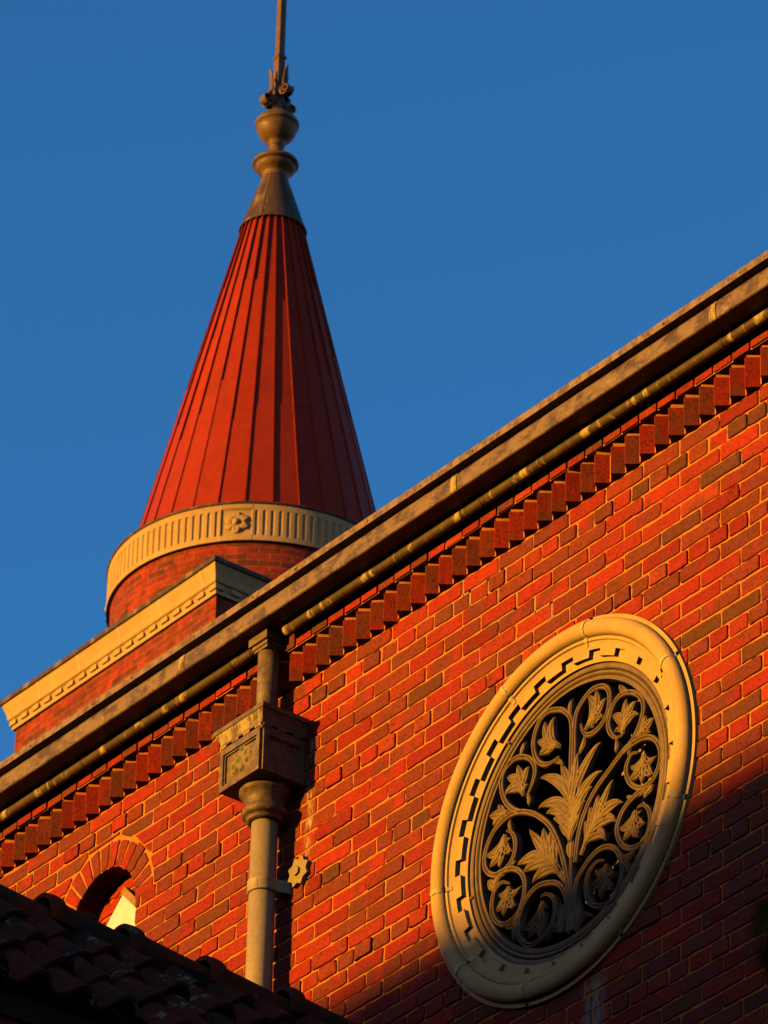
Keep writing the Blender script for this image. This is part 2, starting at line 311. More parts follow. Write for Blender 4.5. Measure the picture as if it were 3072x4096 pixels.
def clip(poly, c, n, d):
    """keep the part of a convex polygon with (p-c).n >= d"""
    out = []
    for i in range(len(poly)):
        a, b = poly[i], poly[(i + 1) % len(poly)]
        da = (a[0] - c[0]) * n[0] + (a[1] - c[1]) * n[1] - d; db = (b[0] - c[0]) * n[0] + (b[1] - c[1]) * n[1] - d
        if da >= 0: out.append(a)
        if da * db < 0:
            t = da / (da - db); out.append((a[0] + (b[0] - a[0]) * t, a[1] + (b[1] - a[1]) * t))
    return out
def area(p): return 0.5 * sum(p[i][0] * p[(i + 1) % len(p)][1] - p[(i + 1) % len(p)][0] * p[i][1] for i in range(len(p)))
rb = random.Random(11)
def brick(mb, poly, yf, yb=0.016, rough=0.0012, tone=None, chip=0.0035):
    if len(poly) < 3 or abs(area(poly)) < 2.5e-4: return
    if area(poly) < 0: poly = poly[::-1]
    P = []
    n = len(poly)
    for i in range(n):
        a, b, p = poly[i], poly[(i + 1) % n], poly[i - 1]
        l = math.hypot(b[0] - a[0], b[1] - a[1]); lp = math.hypot(p[0] - a[0], p[1] - a[1])
        c = min(chip * rb.uniform(0.4, 1.6), l * 0.3, lp * 0.3)
        P.append((a[0] + (p[0] - a[0]) * c / lp, a[1] + (p[1] - a[1]) * c / lp))
        k = max(1, int(l / 0.026))
        P.append((a[0] + (b[0] - a[0]) * c / l, a[1] + (b[1] - a[1]) * c / l))
        for j in range(1, k):
            t = j / k; P.append((a[0] + (b[0] - a[0]) * t, a[1] + (b[1] - a[1]) * t))
    P = [(x + rb.gauss(0, rough), z + rb.gauss(0, rough)) for x, z in P]
    cx = sum(q[0] for q in P) / len(P); cz = sum(q[1] for q in P) / len(P); m = len(P)
    tx, tz = rb.uniform(-0.012, 0.012), rb.uniform(-0.02, 0.02)
    dep = lambda x, z: yf + (x - cx) * tx + (z - cz) * tz
    def inset(x, z, d):
        l = math.hypot(x - cx, z - cz); return (cx + (x - cx) * (1 - d / l), cz + (z - cz) * (1 - d / l))
    v = [(x, yb, z) for x, z in P] + [(x, dep(x, z) + 0.0022, z) for x, z in P]
    for x, z in P:
        a, b = inset(x, z, 0.0035); v.append((a, dep(a, b) + rb.gauss(0, 0.0003), b))
    f = []
    for i in range(m):
        j = (i + 1) % m; f.append((i, j, m + j, m + i)); f.append((m + i, m + j, 2 * m + j, 2 * m + i))
    f.append(tuple(range(2 * m, 3 * m)))
    mb.add(v, f, tone=rb.random() if tone is None else tone, tb=rb.random())
def warp(u):                              # joints drift as the bricklayer gained on the gauge
    t = min(max((-0.3 - u) / 1.0, 0), 1); return u + 0.045 * t
def tone_pick():
    t = rb.random()
    return t * 0.76 if rb.random() < 0.80 else 0.72 + 0.28 * t
CR = [(-1.345, 0.03), (-1.32, -0.05), (-1.20, -0.16), (-1.02, -0.26), (-0.86, -0.33)]   # line of an old crack, raked out and repointed
def near_crack(x, z):
    best = 9
    for a, b in zip(CR, CR[1:]):
        t = max(0, min(1, ((x - a[0]) * (b[0] - a[0]) + (z - a[1]) * (b[1] - a[1])) / ((b[0] - a[0]) ** 2 + (b[1] - a[1]) ** 2)))
        best = min(best, math.hypot(x - a[0] - t * (b[0] - a[0]), z - a[1] - t * (b[1] - a[1])))
    return best
def jit(row, i): return random.Random(row * 1009 + i).gauss(0, 0.0024)
bk = MB(); rep = MB()
for row in range(1, 54):
    zc = -(row - 1) * H; head = row % 6 == 2
    step = L / 2 if head else L
    k0 = 0.40 * L / 2 if head else (0 if row % 2 else L / 2)
    n0 = int((-6.6 - k0) / step)
    for i in range(n0, int(2.6 / step) + 1):
        j0 = jit(row, i); xa = warp(k0 + i * step); xb = warp(k0 + (i + 1) * step)
        g = rb.uniform(0.0044, 0.0060) if head else rb.uniform(0.0032, 0.0048)
        xa, xb = xa + g + j0, xb - g + jit(row, i + 1)
        zz = zc + lift(0.5 * (xa + xb)) + rb.gauss(0, 0.0008)
        hb = H / 2 - rb.uniform(0.0040, 0.0053)
        poly = [(xa, zz - hb), (xb, zz - hb), (xb, zz + hb), (xa, zz + hb)]
        if near_crack(xa - g, zz) < 0.055:
            rep.box(xa - g - 0.012 - j0, xa + 0.001, 0.0035, 0.02, zz - H / 2 - 0.004, zz + H / 2 + 0.004)
            poly[0] = (xa + 0.004, zz - hb); poly[3] = (xa + 0.004, zz + hb)
        if near_crack((xa + xb) / 2, zz - H / 2) < 0.05: rep.box(xa - g, xb + g, 0.0035, 0.02, zz - H / 2 - 0.006, zz - hb + 0.002)
        c = ((xa + xb) / 2, zz)
        d = (c[0] - WC[0], c[1] - WC[1]); l = math.hypot(*d)
        if l < 0.56: continue
        if l < 0.85: poly = clip(poly, WC, (d[0] / l, d[1] / l), 0.652)
        d = (c[0] - AC[0], c[1] - AC[1]); l = math.hypot(*d)
        if l < 0.55:
            if c[1] > AC[1] + 0.04:
                if l < 0.25: continue
                poly = clip(poly, AC, (d[0] / l, d[1] / l), AR1 + 0.0075)
            else:
                s = 1 if d[0] > 0 else -1
                poly = clip(poly, AC, (s, 0), AR0 + 0.002)
        elif AC[1] - 1.6 < c[1] < AC[1]:
            s = 1 if d[0] > 0 else -1
            if abs(d[0]) < 0.33: poly = clip(poly, AC, (s, 0), AR0 + 0.002)
        yf = rb.gauss(-0.0022, 0.0018) if head else rb.gauss(-0.0008, 0.0013)
        brick(bk, poly, yf, tone=tone_pick())
obj('brickwork', bk, 'brick', church)
obj('repair_mortar', rep, 'mortar_grey', church, label='greyer mortar of an old stepped crack repair')

# bed of mortar with the two openings cut out
def holed(rect, holes, y):
    bm = bmesh.new(); es = []
    for loop in [rect] + holes:
        vs = [bm.verts.new((x, y, z)) for x, z in loop]
        es += [bm.edges.new((vs[i], vs[(i + 1) % len(vs)])) for i in range(len(vs))]
    bmesh.ops.triangle_fill(bm, use_beauty=True, edges=es)
    bm.verts.index_update(); mb = MB(); mb.add([tuple(v.co) for v in bm.verts], [tuple(v.index for v in f.verts) for f in bm.faces]); bm.free(); return mb
circ = lambda c, r, n=96, a0=0, a1=2 * math.pi: [(c[0] + r * math.cos(a0 + (a1 - a0) * i / n), c[1] + r * math.sin(a0 + (a1 - a0) * i / n)) for i in range(n)]
arch_loop = [(AC[0] + AR0 * math.cos(math.pi * i / 24), AC[1] + AR0 * math.sin(math.pi * i / 24)) for i in range(25)] + [(AC[0] - AR0, -1.9), (AC[0] + AR0, -1.9)]
bed = holed([(-13.9, -3.42), (5.9, -3.42), (5.9, 0.40), (-13.9, 0.40)], [circ(WC, 0.60), arch_loop], 0.0045)
obj('mortar_bed', bed, 'mortar', church)
lower = MB()
def wall_uv(mb, x0, x1, z0, z1, y):
    mb.add([(x0, y, z0), (x1, y, z0), (x1, y, z1), (x0, y, z1)], [(0, 1, 2, 3)], uvs=[[(x0, z0), (x1, z0), (x1, z1), (x0, z1)]])
wall_uv(lower, -14, 6, -Z0, -3.41, 0.0)
for x in (-14, 6):
    lower.add([(x, 0.006, -Z0), (x, 9, -Z0), (x, 9, 0.4), (x, 0.006, 0.4)], [(0, 1, 2, 3)], uvs=[[(0, -Z0), (9, -Z0), (9, 0.4), (0, 0.4)]])
lower.add([(-14, 9, -Z0), (6, 9, -Z0), (6, 9, 0.4), (-14, 9, 0.4)], [(0, 1, 2, 3)], uvs=[[(-14, -Z0), (6, -Z0), (6, 0.4), (-14, 0.4)]])
obj('wall', lower, 'hidden_brick', church)
rf = MB(); rf.add([(-14.2, -0.10, 0.335), (6.2, -0.10, 0.335), (6.2, 4.5, 2.7), (-14.2, 4.5, 2.7), (6.2, 9.2, 0.335), (-14.2, 9.2, 0.335)], [(0, 1, 2, 3), (3, 2, 4, 5), (1, 4, 2), (0, 3, 5)])
obj('roof', rf, 'roof', church)

# dog-tooth course, mortar lips and corbelled header course under the gutter
dt = MB(); lip = MB(); PT = 0.0785
for i in range(-84, 36):
    x1 = 0.063 + i * PT; x0 = x1 - PT; q = lift(x1); xt = (x0 + x1) / 2 + rb.gauss(0, 0.0012); d = 0.041 + rb.gauss(0, 0.0015); e = 0.0016
    zb = 0.0375 + q + rb.gauss(0, 0.0022); zt = 0.1495 + q + rb.gauss(0, 0.0022)
    v = []
    for z in (zb, zt):
        v += [(x0 + e, 0.004, z + rb.gauss(0, 0.0006)), (xt - 0.0015, -d + 0.0015, z + rb.gauss(0, 0.0008)), (xt + 0.0015, -d + 0.0015, z + rb.gauss(0, 0.0008)), (x1 - e, 0.004, z + rb.gauss(0, 0.0006)), (x1 - e, 0.03, z), (x0 + e, 0.03, z)]
    n = 6
    dt.add(v, [tuple(range(n))[::-1], tuple(range(n, 2 * n))] + [(a, (a + 1) % n, n + (a + 1) % n, n + a) for a in range(n)], tone=rb.uniform(0, 0.62) if rb.random() < 0.85 else rb.uniform(.62, .86), tb=rb.random())
    o_ = 0.004 + rb.uniform(0, 0.006)
    lip.add([(x0 + 0.004, 0.004, zt - 0.001), (xt, -d + o_, zt - 0.001), (x1 - 0.004, 0.004, zt - 0.001), (x0 + 0.004, 0.004, 0.1655 + q), (xt + rb.gauss(0, .002), -d + o_ + rb.uniform(0, 0.006), 0.1655 + q), (x1 - 0.004, 0.004, 0.1655 + q)],
            [(0, 1, 4, 3), (1, 2, 5, 4), (0, 2, 1), (3, 4, 5)])
    lip.box(x0 - 0.003, x0 + 0.003, -0.002 - rb.uniform(0, 0.003), 0.02, zb, zt)          # mortar line in each valley
obj('dogtooth_course', dt, 'brick', church)
obj('dogtooth_mortar', lip, 'mortar', church)
cb = MB(); cm = MB()
for i in range(-68, 29):
    x0 = 0.02 + i * 0.0965; x1 = x0 + 0.0965; q = lift(x0); yf = -0.046 + rb.gauss(0, 0.0014)
    zb = 0.1655 + q + rb.gauss(0, 0.0014)
    cb.box(x0 + 0.004, x1 - 0.004, yf, 0.03, zb, 0.227 + q, tone=tone_pick(), tb=rb.random())
obj('corbel_course', cb, 'brick', church, bevel=0.002)
nC = 60
v = []; f = []
for i in range(nC + 1):
    x = -6.55 + 9.3 * i / nC; q = lift(x); v += [(x, -0.039, 0.1645 + q), (x, -0.039, 0.226 + q), (x, 0.03, 0.226 + q), (x, 0.03, 0.1645 + q)]
for i in range(nC): f += [(4 * i + j, 4 * i + (j + 1) % 4, 4 * i + 4 + (j + 1) % 4, 4 * i + 4 + j) for j in range(4)]
cm.add(v, f); obj('corbel_mortar', cm, 'mortar', church)
up = MB(); up.box(-6.6, 2.7, -0.012, 0.03, 0.2285, 0.30); obj('eaves_board', up, 'void', church)

# ---- arched opening: voussoirs, reveal, brick back, board
vs = MB(); vm = MB(); nv = 15
for i in range(nv):
    a0 = math.pi * i / nv; a1 = math.pi * (i + 1) / nv; g0 = 0.0028 / AR0; g1 = 0.0062 / AR1
    r1 = AR1 + rb.gauss(-0.002, 0.004); r0 = AR0 + rb.gauss(0, 0.0015)
    poly = [(AC[0] + r0 * math.cos(a0 + g0), AC[1] + r0 * math.sin(a0 + g0)), (AC[0] + r1 * math.cos(a0 + g1), AC[1] + r1 * math.sin(a0 + g1)),
            (AC[0] + r1 * math.cos(a1 - g1), AC[1] + r1 * math.sin(a1 - g1)), (AC[0] + r0 * math.cos(a1 - g0), AC[1] + r0 * math.sin(a1 - g0))]
    brick(vs, poly, rb.gauss(-0.001, 0.0015), yb=0.094, tone=rb.uniform(0.1, 0.7))
arch = obj('arch_ring', vs, 'brick', church)
rv = MB()      # soffit mortar lining behind the voussoirs
A2 = [(AC[0] + (AR0 + 0.002) * math.cos(math.pi * i / 30), AC[1] + (AR0 + 0.002) * math.sin(math.pi * i / 30)) for i in range(31)]
A2 = [(A2[0][0], -1.9)] + A2 + [(A2[-1][0], -1.9)]
rv.add([(x, 0.006, z) for x, z in A2] + [(x, 0.14, z) for x, z in A2], [(i, i + 1, len(A2) + i + 1, len(A2) + i) for i in range(len(A2) - 1)])
obj('arch_soffit', rv, 'mortar', church)
for s in (-1, 1):
  jb = MB()
  for row in range(7, 30):
    z = -(row - 1) * H + lift(-3.5)
    if z > AC[1] - 0.02: continue
    jb.box(*sorted((AC[0] + s * (AR0 + 0.0005), AC[0] + s * (AR0 + 0.05))), 0.008, 0.094, z - H / 2 + 0.005, z + H / 2 - 0.005, tone=rb.random() * 0.7, tb=rb.random())
  obj('arch_jamb', jb, 'brick', church, bevel=0.002)
bb = MB()
for row in range(1, 30):
    z = -(row - 1) * H + 0.012
    for i in range(4):
        x0 = AC[0] - 0.42 + i * L + (row % 2) * L / 2
        brick(bb, [(x0 + .004, z - H / 2 + .005), (x0 + L - .004, z - H / 2 + .005), (x0 + L - .004, z + H / 2 - .005), (x0 + .004, z + H / 2 - .005)], 0.0965 + rb.gauss(0, .001), yb=0.13, tone=rb.uniform(0.3, 0.75))
obj('recess_brickwork', bb, 'brick', church)
bm_ = MB(); bm_.box(AC[0] - 0.45, AC[0] + 0.5, 0.1015, 0.22, -1.95, 0.12); obj('recess_mortar', bm_, 'mortar', church)
pn = MB(); pn.prism([(-3.487, -0.300), (-3.79, -0.579), (-3.79, -0.95), (-3.20, -0.95), (-3.20, -0.595)], 0.078, 0.0945)
board = obj('board', pn, 'cream', church, bevel=0.002, label='pale cream board with a pointed top inside the arched opening')
bt = MB(); bt.prism([(-3.487, -0.294), (-3.20, -0.589), (-3.20, -0.550), (-3.466, -0.276)], 0.068, 0.0945)
obj('batten', bt, 'timber', board, bevel=0.002)

# ---- the round window
def revolve(groups, c=WC, n=216, a0=0, a1=2 * math.pi, wob=0):
    mb = MB(); closed = abs(a1 - a0 - 2 * math.pi) < 1e-6
    for prof in groups:
        v = []; f = []; m = n if closed else n + 1
        for i in range(m):
            a = a0 + (a1 - a0) * i / n
            for r, y in prof: v.append((c[0] + r * math.cos(a), y, c[1] + r * math.sin(a)))
        k = len(prof)
        for i in range(n):
            i2 = (i + 1) % m
            for j in range(k - 1): f.append((i * k + j, i * k + j + 1, i2 * k + j + 1, i2 * k + j))
        mb.add(v, f, smooth=True)
    return mb
roll = [(0.6455 + 0.0315 * math.cos(math.pi * i / 12), -0.016 - 0.032 * math.sin(math.pi * i / 12) ** 0.8) for i in range(13)]
SG = [[(0.694, 0.02), (0.6925, -0.013)], [(0.6925, -0.013), (0.678, -0.0135)], roll, [(0.614, -0.016), (0.612, -0.022)], [(0.612, -0.022), (0.601, -0.0225)], [(0.601, -0.0225), (0.5985, -0.0155)]]
win = obj('round_window', revolve(SG), 'stone', church, label='round window in a moulded cast stone surround')
# cove with a stepped (key pattern) inner edge
def cove(r): t = (0.5985 - r) / 0.05; return -0.0155 + 0.0105 * min(1, t * 1.2) ** 0.7
ck = MB(); NA = 24 * 12; RB = []
for i in range(NA):
    ph = ((360 * i / NA - 1.0) / 15.0) % 1.0; RB.append(0.548 if ph < 0.55 else 0.574)
NR = 5
for i in range(NA):
    a = 2 * math.pi * i / NA; b = 2 * math.pi * (i + 1) / NA; r = RB[i]; v = []; f = []
    for ang in (a, b):
        for k in range(NR + 1):
            q = 0.5985 + (r - 0.5985) * k / NR; v.append((WC[0] + q * math.cos(ang), cove(q), WC[1] + q * math.sin(ang)))
    for k in range(NR): f.append((k, k + 1, NR + 2 + k, NR + 1 + k))
    ck.add(v, f, smooth=False)
    ck.add([(WC[0] + r * math.cos(q), y, WC[1] + r * math.sin(q)) for q in (a, b) for y in (cove(r), 0.0115)], [(0, 1, 3, 2)])
    if RB[i] != RB[i - 1]:
        rr = [0.548 + 0.026 * k / 3 for k in range(4)]
        ck.add([(WC[0] + q * math.cos(a), y, WC[1] + q * math.sin(a)) for q in rr for y in (cove(q), 0.0115)], [(2 * k, 2 * k + 1, 2 * k + 3, 2 * k + 2) for k in range(3)])
obj('stepped_moulding', ck, 'stone', win)
obj('inner_band', revolve([[(0.585, 0.0085), (0.555, 0.010), (0.534, 0.0145)], [(0.534, 0.0145), (0.534, 0.05)]]), 'stone', win)
for deg in (116, 77, 28.5, -20, -62, -104, -141, -175):
    a = R(deg); jf = MB()
    for prof, wd in ((SG[1][:1] + SG[1] + roll + SG[3] + SG[4] + [(0.5985, -0.0155), (0.585, cove(.585))], 0.0085),):
        v = []; f = []
        for k, (r, y) in enumerate(prof):
            wv = wd * rb.uniform(0.6, 1.5)
            for t in (-1, 1): v.append((WC[0] + r * math.cos(a + t * wv / r), y - 0.003, WC[1] + r * math.sin(a + t * wv / r)))
        f = [(2 * k, 2 * k + 1, 2 * k + 3, 2 * k + 2) for k in range(len(prof) - 1)]
        jf.add(v, f, smooth=True)
    obj('joint_filler', jf, 'pointing', win)
# lining of the opening, dark attic and old laths behind the grille
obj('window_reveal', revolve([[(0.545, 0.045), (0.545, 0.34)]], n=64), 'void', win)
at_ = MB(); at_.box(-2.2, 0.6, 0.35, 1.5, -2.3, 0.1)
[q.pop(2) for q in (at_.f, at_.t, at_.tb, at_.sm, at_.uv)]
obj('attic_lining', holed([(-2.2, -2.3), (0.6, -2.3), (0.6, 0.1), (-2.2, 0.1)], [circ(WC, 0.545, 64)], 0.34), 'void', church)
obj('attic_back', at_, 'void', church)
for (x, z, dx, dz, wd, y) in [(-0.66, -1.02, 0.42, 0.24, 0.006, .13), (-0.60, -0.90, 0.40, 0.25, 0.004, .12), (-0.70, -0.86, 0.35, 0.2, 0.003, .12), (-0.62, -1.16, 0.36, 0.2, 0.006, .13), (-0.60, -1.34, 0.34, .18, .006, .13), (-0.86, -1.28, .2, .11, .009, .14), (-0.86, -1.42, .2, .11, .007, .14), (-0.80, -1.52, .3, .17, .006, .13), (-0.72, -1.46, .4, .2, .005, .13), (-0.55, -0.8, 0.3, 0.18, 0.003, .13)]:
    l = math.hypot(dx, dz); nx, nz = -dz / l * wd, dx / l * wd
    lt = MB(); lt.prism([(x + nx, z + nz), (x + dx + nx, z + dz + nz), (x + dx - nx, z + dz - nz), (x - nx, z - nz)], y, y + 0.01); obj('lath', lt, 'timber', church)
for x in (-0.62,): obj('lath_post', MB().box(x, x + 0.016, 0.18, 0.20, -1.75, -0.65), 'timber', church)

# ================================================================ GRILLE
grille = thing('window_grille', 'taupe cast iron grille of scrolling stems, lilies and acanthus plumes in the round window', 'window grille', (WC[0], 0.03, Z0 + WC[1] - 0.47))
rim = [[(0.5335, 0.05), (0.5325, 0.024)], [(0.5325, 0.024), (0.526, 0.020), (0.519, 0.0195), (0.514, 0.024)], [(0.514, 0.024), (0.511, 0.036)], [(0.511, 0.036), (0.507, 0.025), (0.501, 0.020), (0.496, 0.025), (0.493, 0.037)],
       [(0.493, 0.037), (0.489, 0.027), (0.484, 0.026)], [(0.484, 0.026), (0.4735, 0.022)], [(0.4735, 0.022), (0.4725, 0.055)]]
obj('rim', revolve(rim), 'iron', grille)
PROF = [(-1, -0.014), (-1, 0.000), (-0.90, 0.0075), (-0.72, 0.0125), (-0.50, 0.0130), (-0.30, 0.0090), (-0.12, 0.0020), (0, 0.0005), (0.12, 0.0020), (0.30, 0.0090), (0.50, 0.0130), (0.72, 0.0125), (0.90, 0.0075), (1, 0.000), (1, -0.014)]
STEMS = {'A': [(0.007, 0.114), (0.006, 0.163), (0.006, 0.207), (0.009, 0.276), (0.008, 0.328), (0.001, 0.364), (-0.015, 0.39), (-0.045, 0.42), (-0.08, 0.437), (-0.119, 0.447), (-0.158, 0.436), (-0.183, 0.404), (-0.197, 0.368), (-0.196, 0.335), (-0.185, 0.297), (-0.162, 0.265), (-0.129, 0.245), (-0.09, 0.238), (-0.058, 0.245)], 'B': [(0.014, 0.111), (0.016, 0.161), (0.02, 0.248), (0.021, 0.313), (0.031, 0.369), (0.061, 0.402), (0.106, 0.425), (0.15, 0.423), (0.182, 0.408), (0.202, 0.381), (0.207, 0.346), (0.196, 0.299), (0.164, 0.267), (0.127, 0.256), (0.088, 0.263), (0.066, 0.288), (0.053, 0.322)], 'C': [(0.03, -0.2), (0.039, -0.14), (0.054, -0.082), (0.079, -0.033), (0.11, 0.008), (0.154, 0.044), (0.204, 0.073), (0.254, 0.102), (0.285, 0.118), (0.322, 0.133), (0.35, 0.16), (0.373, 0.196), (0.383, 0.238), (0.367, 0.282), (0.322, 0.323), (0.265, 0.338), (0.224, 0.315), (0.201, 0.265), (0.203, 0.231), (0.219, 0.203), (0.244, 0.182), (0.275, 0.18)], 'D': [(0.276, 0.113), (0.329, 0.123), (0.379, 0.121), (0.422, 0.104), (0.456, 0.067), (0.47, 0.024), (0.464, -0.019), (0.44, -0.054), (0.41, -0.066), (0.373, -0.066), (0.336, -0.045), (0.307, -0.012), (0.293, 0.029), (0.301, 0.062), (0.323, 0.083), (0.354, 0.078)], 'E': [(0.416, -0.067), (0.379, -0.073), (0.342, -0.08), (0.302, -0.094), (0.268, -0.12), (0.247, -0.162), (0.254, -0.205), (0.281, -0.246), (0.324, -0.272), (0.374, -0.275), (0.404, -0.252), (0.418, -0.208), (0.41, -0.166), (0.383, -0.135), (0.348, -0.13)], 'F': [(0.021, -0.453), (0.028, -0.361), (0.038, -0.286), (0.066, -0.25), (0.109, -0.221), (0.153, -0.207), (0.197, -0.212), (0.235, -0.235), (0.262, -0.274), (0.276, -0.324), (0.268, -0.368), (0.247, -0.406), (0.215, -0.424), (0.171, -0.424), (0.127, -0.403), (0.1, -0.368), (0.089, -0.328), (0.095, -0.29), (0.115, -0.263), (0.148, -0.249), (0.183, -0.257)], 'G': [(0.002, -0.445), (-0.004, -0.387), (-0.013, -0.324), (-0.034, -0.272), (-0.067, -0.237), (-0.106, -0.219), (-0.157, -0.207), (-0.201, -0.217), (-0.24, -0.244), (-0.262, -0.283), (-0.269, -0.324), (-0.26, -0.364), (-0.231, -0.4), (-0.192, -0.419), (-0.142, -0.417), (-0.104, -0.397), (-0.079, -0.364), (-0.073, -0.323), (-0.083, -0.286), (-0.117, -0.258), (-0.15, -0.254)], 'H': [(-0.425, -0.049), (-0.396, -0.067), (-0.362, -0.068), (-0.311, -0.078), (-0.271, -0.103), (-0.242, -0.143), (-0.235, -0.186), (-0.246, -0.23), (-0.273, -0.267), (-0.318, -0.28), (-0.363, -0.269), (-0.398, -0.234), (-0.412, -0.192), (-0.407, -0.146), (-0.389, -0.119), (-0.355, -0.112), (-0.321, -0.13)], 'I': [(0.003, -0.311), (-0.018, -0.222), (-0.029, -0.177), (-0.047, -0.122), (-0.075, -0.057), (-0.11, 0.002), (-0.155, 0.05), (-0.207, 0.092), (-0.275, 0.126), (-0.327, 0.133), (-0.378, 0.122), (-0.417, 0.099), (-0.445, 0.061), (-0.457, 0.022), (-0.452, -0.017), (-0.425, -0.051), (-0.385, -0.068), (-0.339, -0.067), (-0.306, -0.047), (-0.29, -0.009), (-0.295, 0.034), (-0.317, 0.067), (-0.343, 0.081)], 'J': [(-0.275, 0.127), (-0.308, 0.151), (-0.345, 0.191), (-0.369, 0.246), (-0.37, 0.299), (-0.345, 0.33), (-0.299, 0.343), (-0.253, 0.331), (-0.211, 0.299), (-0.19, 0.257), (-0.196, 0.217), (-0.218, 0.18), (-0.234, 0.159)], 'K': [(0.016, -0.451), (0.015, -0.375), (0.011, -0.294), (0.01, -0.194), (0.012, -0.123)]}
for k, P in STEMS.items():
    P = catmull([(WC[0] + a, WC[1] + b) for a, b in P], 6); n = len(P)
    wd = [0.0108 * (min(1, 0.35 + 0.65 * (n - 1 - i) / 14)) for i in range(n)]
    obj('stem', MB().ribbon(P, normals2(P), wd, PROF, 0.033 + 0.0006 * (ord(k) % 5)), 'iron', grille)
LPROF = [(-1, -0.012), (-1, 0.007), (-0.86, 0.0090), (-0.70, 0.0040), (-0.42, -0.0005), (-0.18, 0.0050), (0, 0.0125), (0.18, 0.0050), (0.42, -0.0005), (0.70, 0.0040), (0.86, 0.0090), (1, 0.007), (1, -0.012)]
LEAVES = [(0.052, (0.008, -0.172), [(0.014, 0.129), (-0.164, 0.208), (-0.051, 0.214), (-0.171, 0.092), (-0.126, 0.053), (-0.087, 0.013), (-0.054, -0.026), (0.162, 0.203), (0.044, 0.213), (0.172, 0.087), (0.122, 0.049), (0.088, 0.009), (0.063, -0.031)]), (0.046, (0.059, -0.185), [(0.22, 0.034), (0.148, 0.006), (0.274, -0.077), (0.107, -0.023), (0.243, -0.137), (0.082, -0.067), (0.19, -0.187)]), (0.05, (-0.02, -0.249), [(-0.22, 0.036), (-0.141, 0.005), (-0.098, -0.023), (-0.072, -0.064), (-0.277, -0.08), (-0.245, -0.126), (-0.193, -0.188)]), (0.04, (-0.059, 0.287), [(-0.182, 0.359), (-0.138, 0.417), (-0.086, 0.413), (-0.165, 0.295), (-0.12, 0.275)]), (0.04, (0.079, 0.287), [(0.186, 0.365), (0.087, 0.414), (0.135, 0.416), (0.171, 0.297), (0.123, 0.274)]), (0.04, (0.275, 0.18), [(0.29, 0.313), (0.218, 0.275), (0.344, 0.279), (0.356, 0.222), (0.231, 0.204)]), (0.04, (0.388, 0.056), [(0.373, -0.05), (0.447, 0.025), (0.432, -0.037), (0.311, -0.004), (0.317, 0.042)]), (0.04, (0.342, -0.137), [(0.33, -0.238), (0.373, -0.146), (0.392, -0.206), (0.355, -0.247), (0.281, -0.226), (0.262, -0.168)]), (0.045, (0.195, -0.277), [(0.16, -0.397), (0.252, -0.329), (0.217, -0.382), (0.113, -0.33), (0.137, -0.272)]), (0.045, (-0.142, -0.274), [(-0.159, -0.406), (-0.111, -0.305), (-0.142, -0.272), (-0.221, -0.384), (-0.25, -0.328)]), (0.04, (-0.321, -0.142), [(-0.352, -0.245), (-0.258, -0.164), (-0.285, -0.229), (-0.387, -0.211), (-0.374, -0.147)]), (0.04, (-0.348, 0.069), [(-0.377, -0.049), (-0.316, 0.047), (-0.309, -0.009), (-0.426, -0.024), (-0.444, 0.033)]), (0.04, (-0.251, 0.18), [(-0.285, 0.313), (-0.22, 0.279), (-0.225, 0.211), (-0.352, 0.22), (-0.34, 0.285)]), (0.035, (-0.002, 0.38), [(0.006, 0.442)]), (0.03, (-0.09, 0.236), [(-0.042, 0.21)]), (0.03, (0.076, 0.265), [(0.041, 0.205)]), (0.03, (0.241, 0.177), [(0.235, 0.122)]), (0.03, (0.306, 0.329), [(0.255, 0.385)]), (0.03, (0.347, 0.138), [(0.437, 0.174), (0.391, 0.202), (0.416, 0.126)]), (0.025, (0.304, 0.079), [(0.319, 0.112)]), (0.03, (0.386, -0.108), [(0.435, -0.079), (0.351, -0.093)]), (0.02, (0.33, -0.079), [(0.292, -0.06)]), (0.035, (0.265, -0.272), [(0.306, -0.356), (0.338, -0.283)]), (0.03, (-0.314, 0.07), [(-0.321, 0.118)]), (0.035, (-0.328, 0.148), [(-0.436, 0.177), (-0.381, 0.202), (-0.412, 0.127)]), (0.03, (-0.267, 0.335), [(-0.241, 0.386)]), (0.03, (-0.225, 0.173), [(-0.224, 0.122)]), (0.03, (-0.392, -0.132), [(-0.436, -0.069), (-0.349, -0.085)]), (0.02, (-0.311, -0.073), [(-0.286, -0.056)]), (0.045, (-0.042, -0.435), [(-0.038, -0.327), (-0.117, -0.435)]), (0.045, (0.041, -0.465), [(0.036, -0.333), (0.117, -0.442)]), (0.035, (-0.268, -0.261), [(-0.294, -0.364), (-0.34, -0.282)]), (0.03, (0.002, -0.457), [(-0.002, -0.392)]), (0.045, (0.008, 0.076), [(0.004, 0.166)]), (0.04, (0.001, -0.166), [(0.0, -0.102)])]
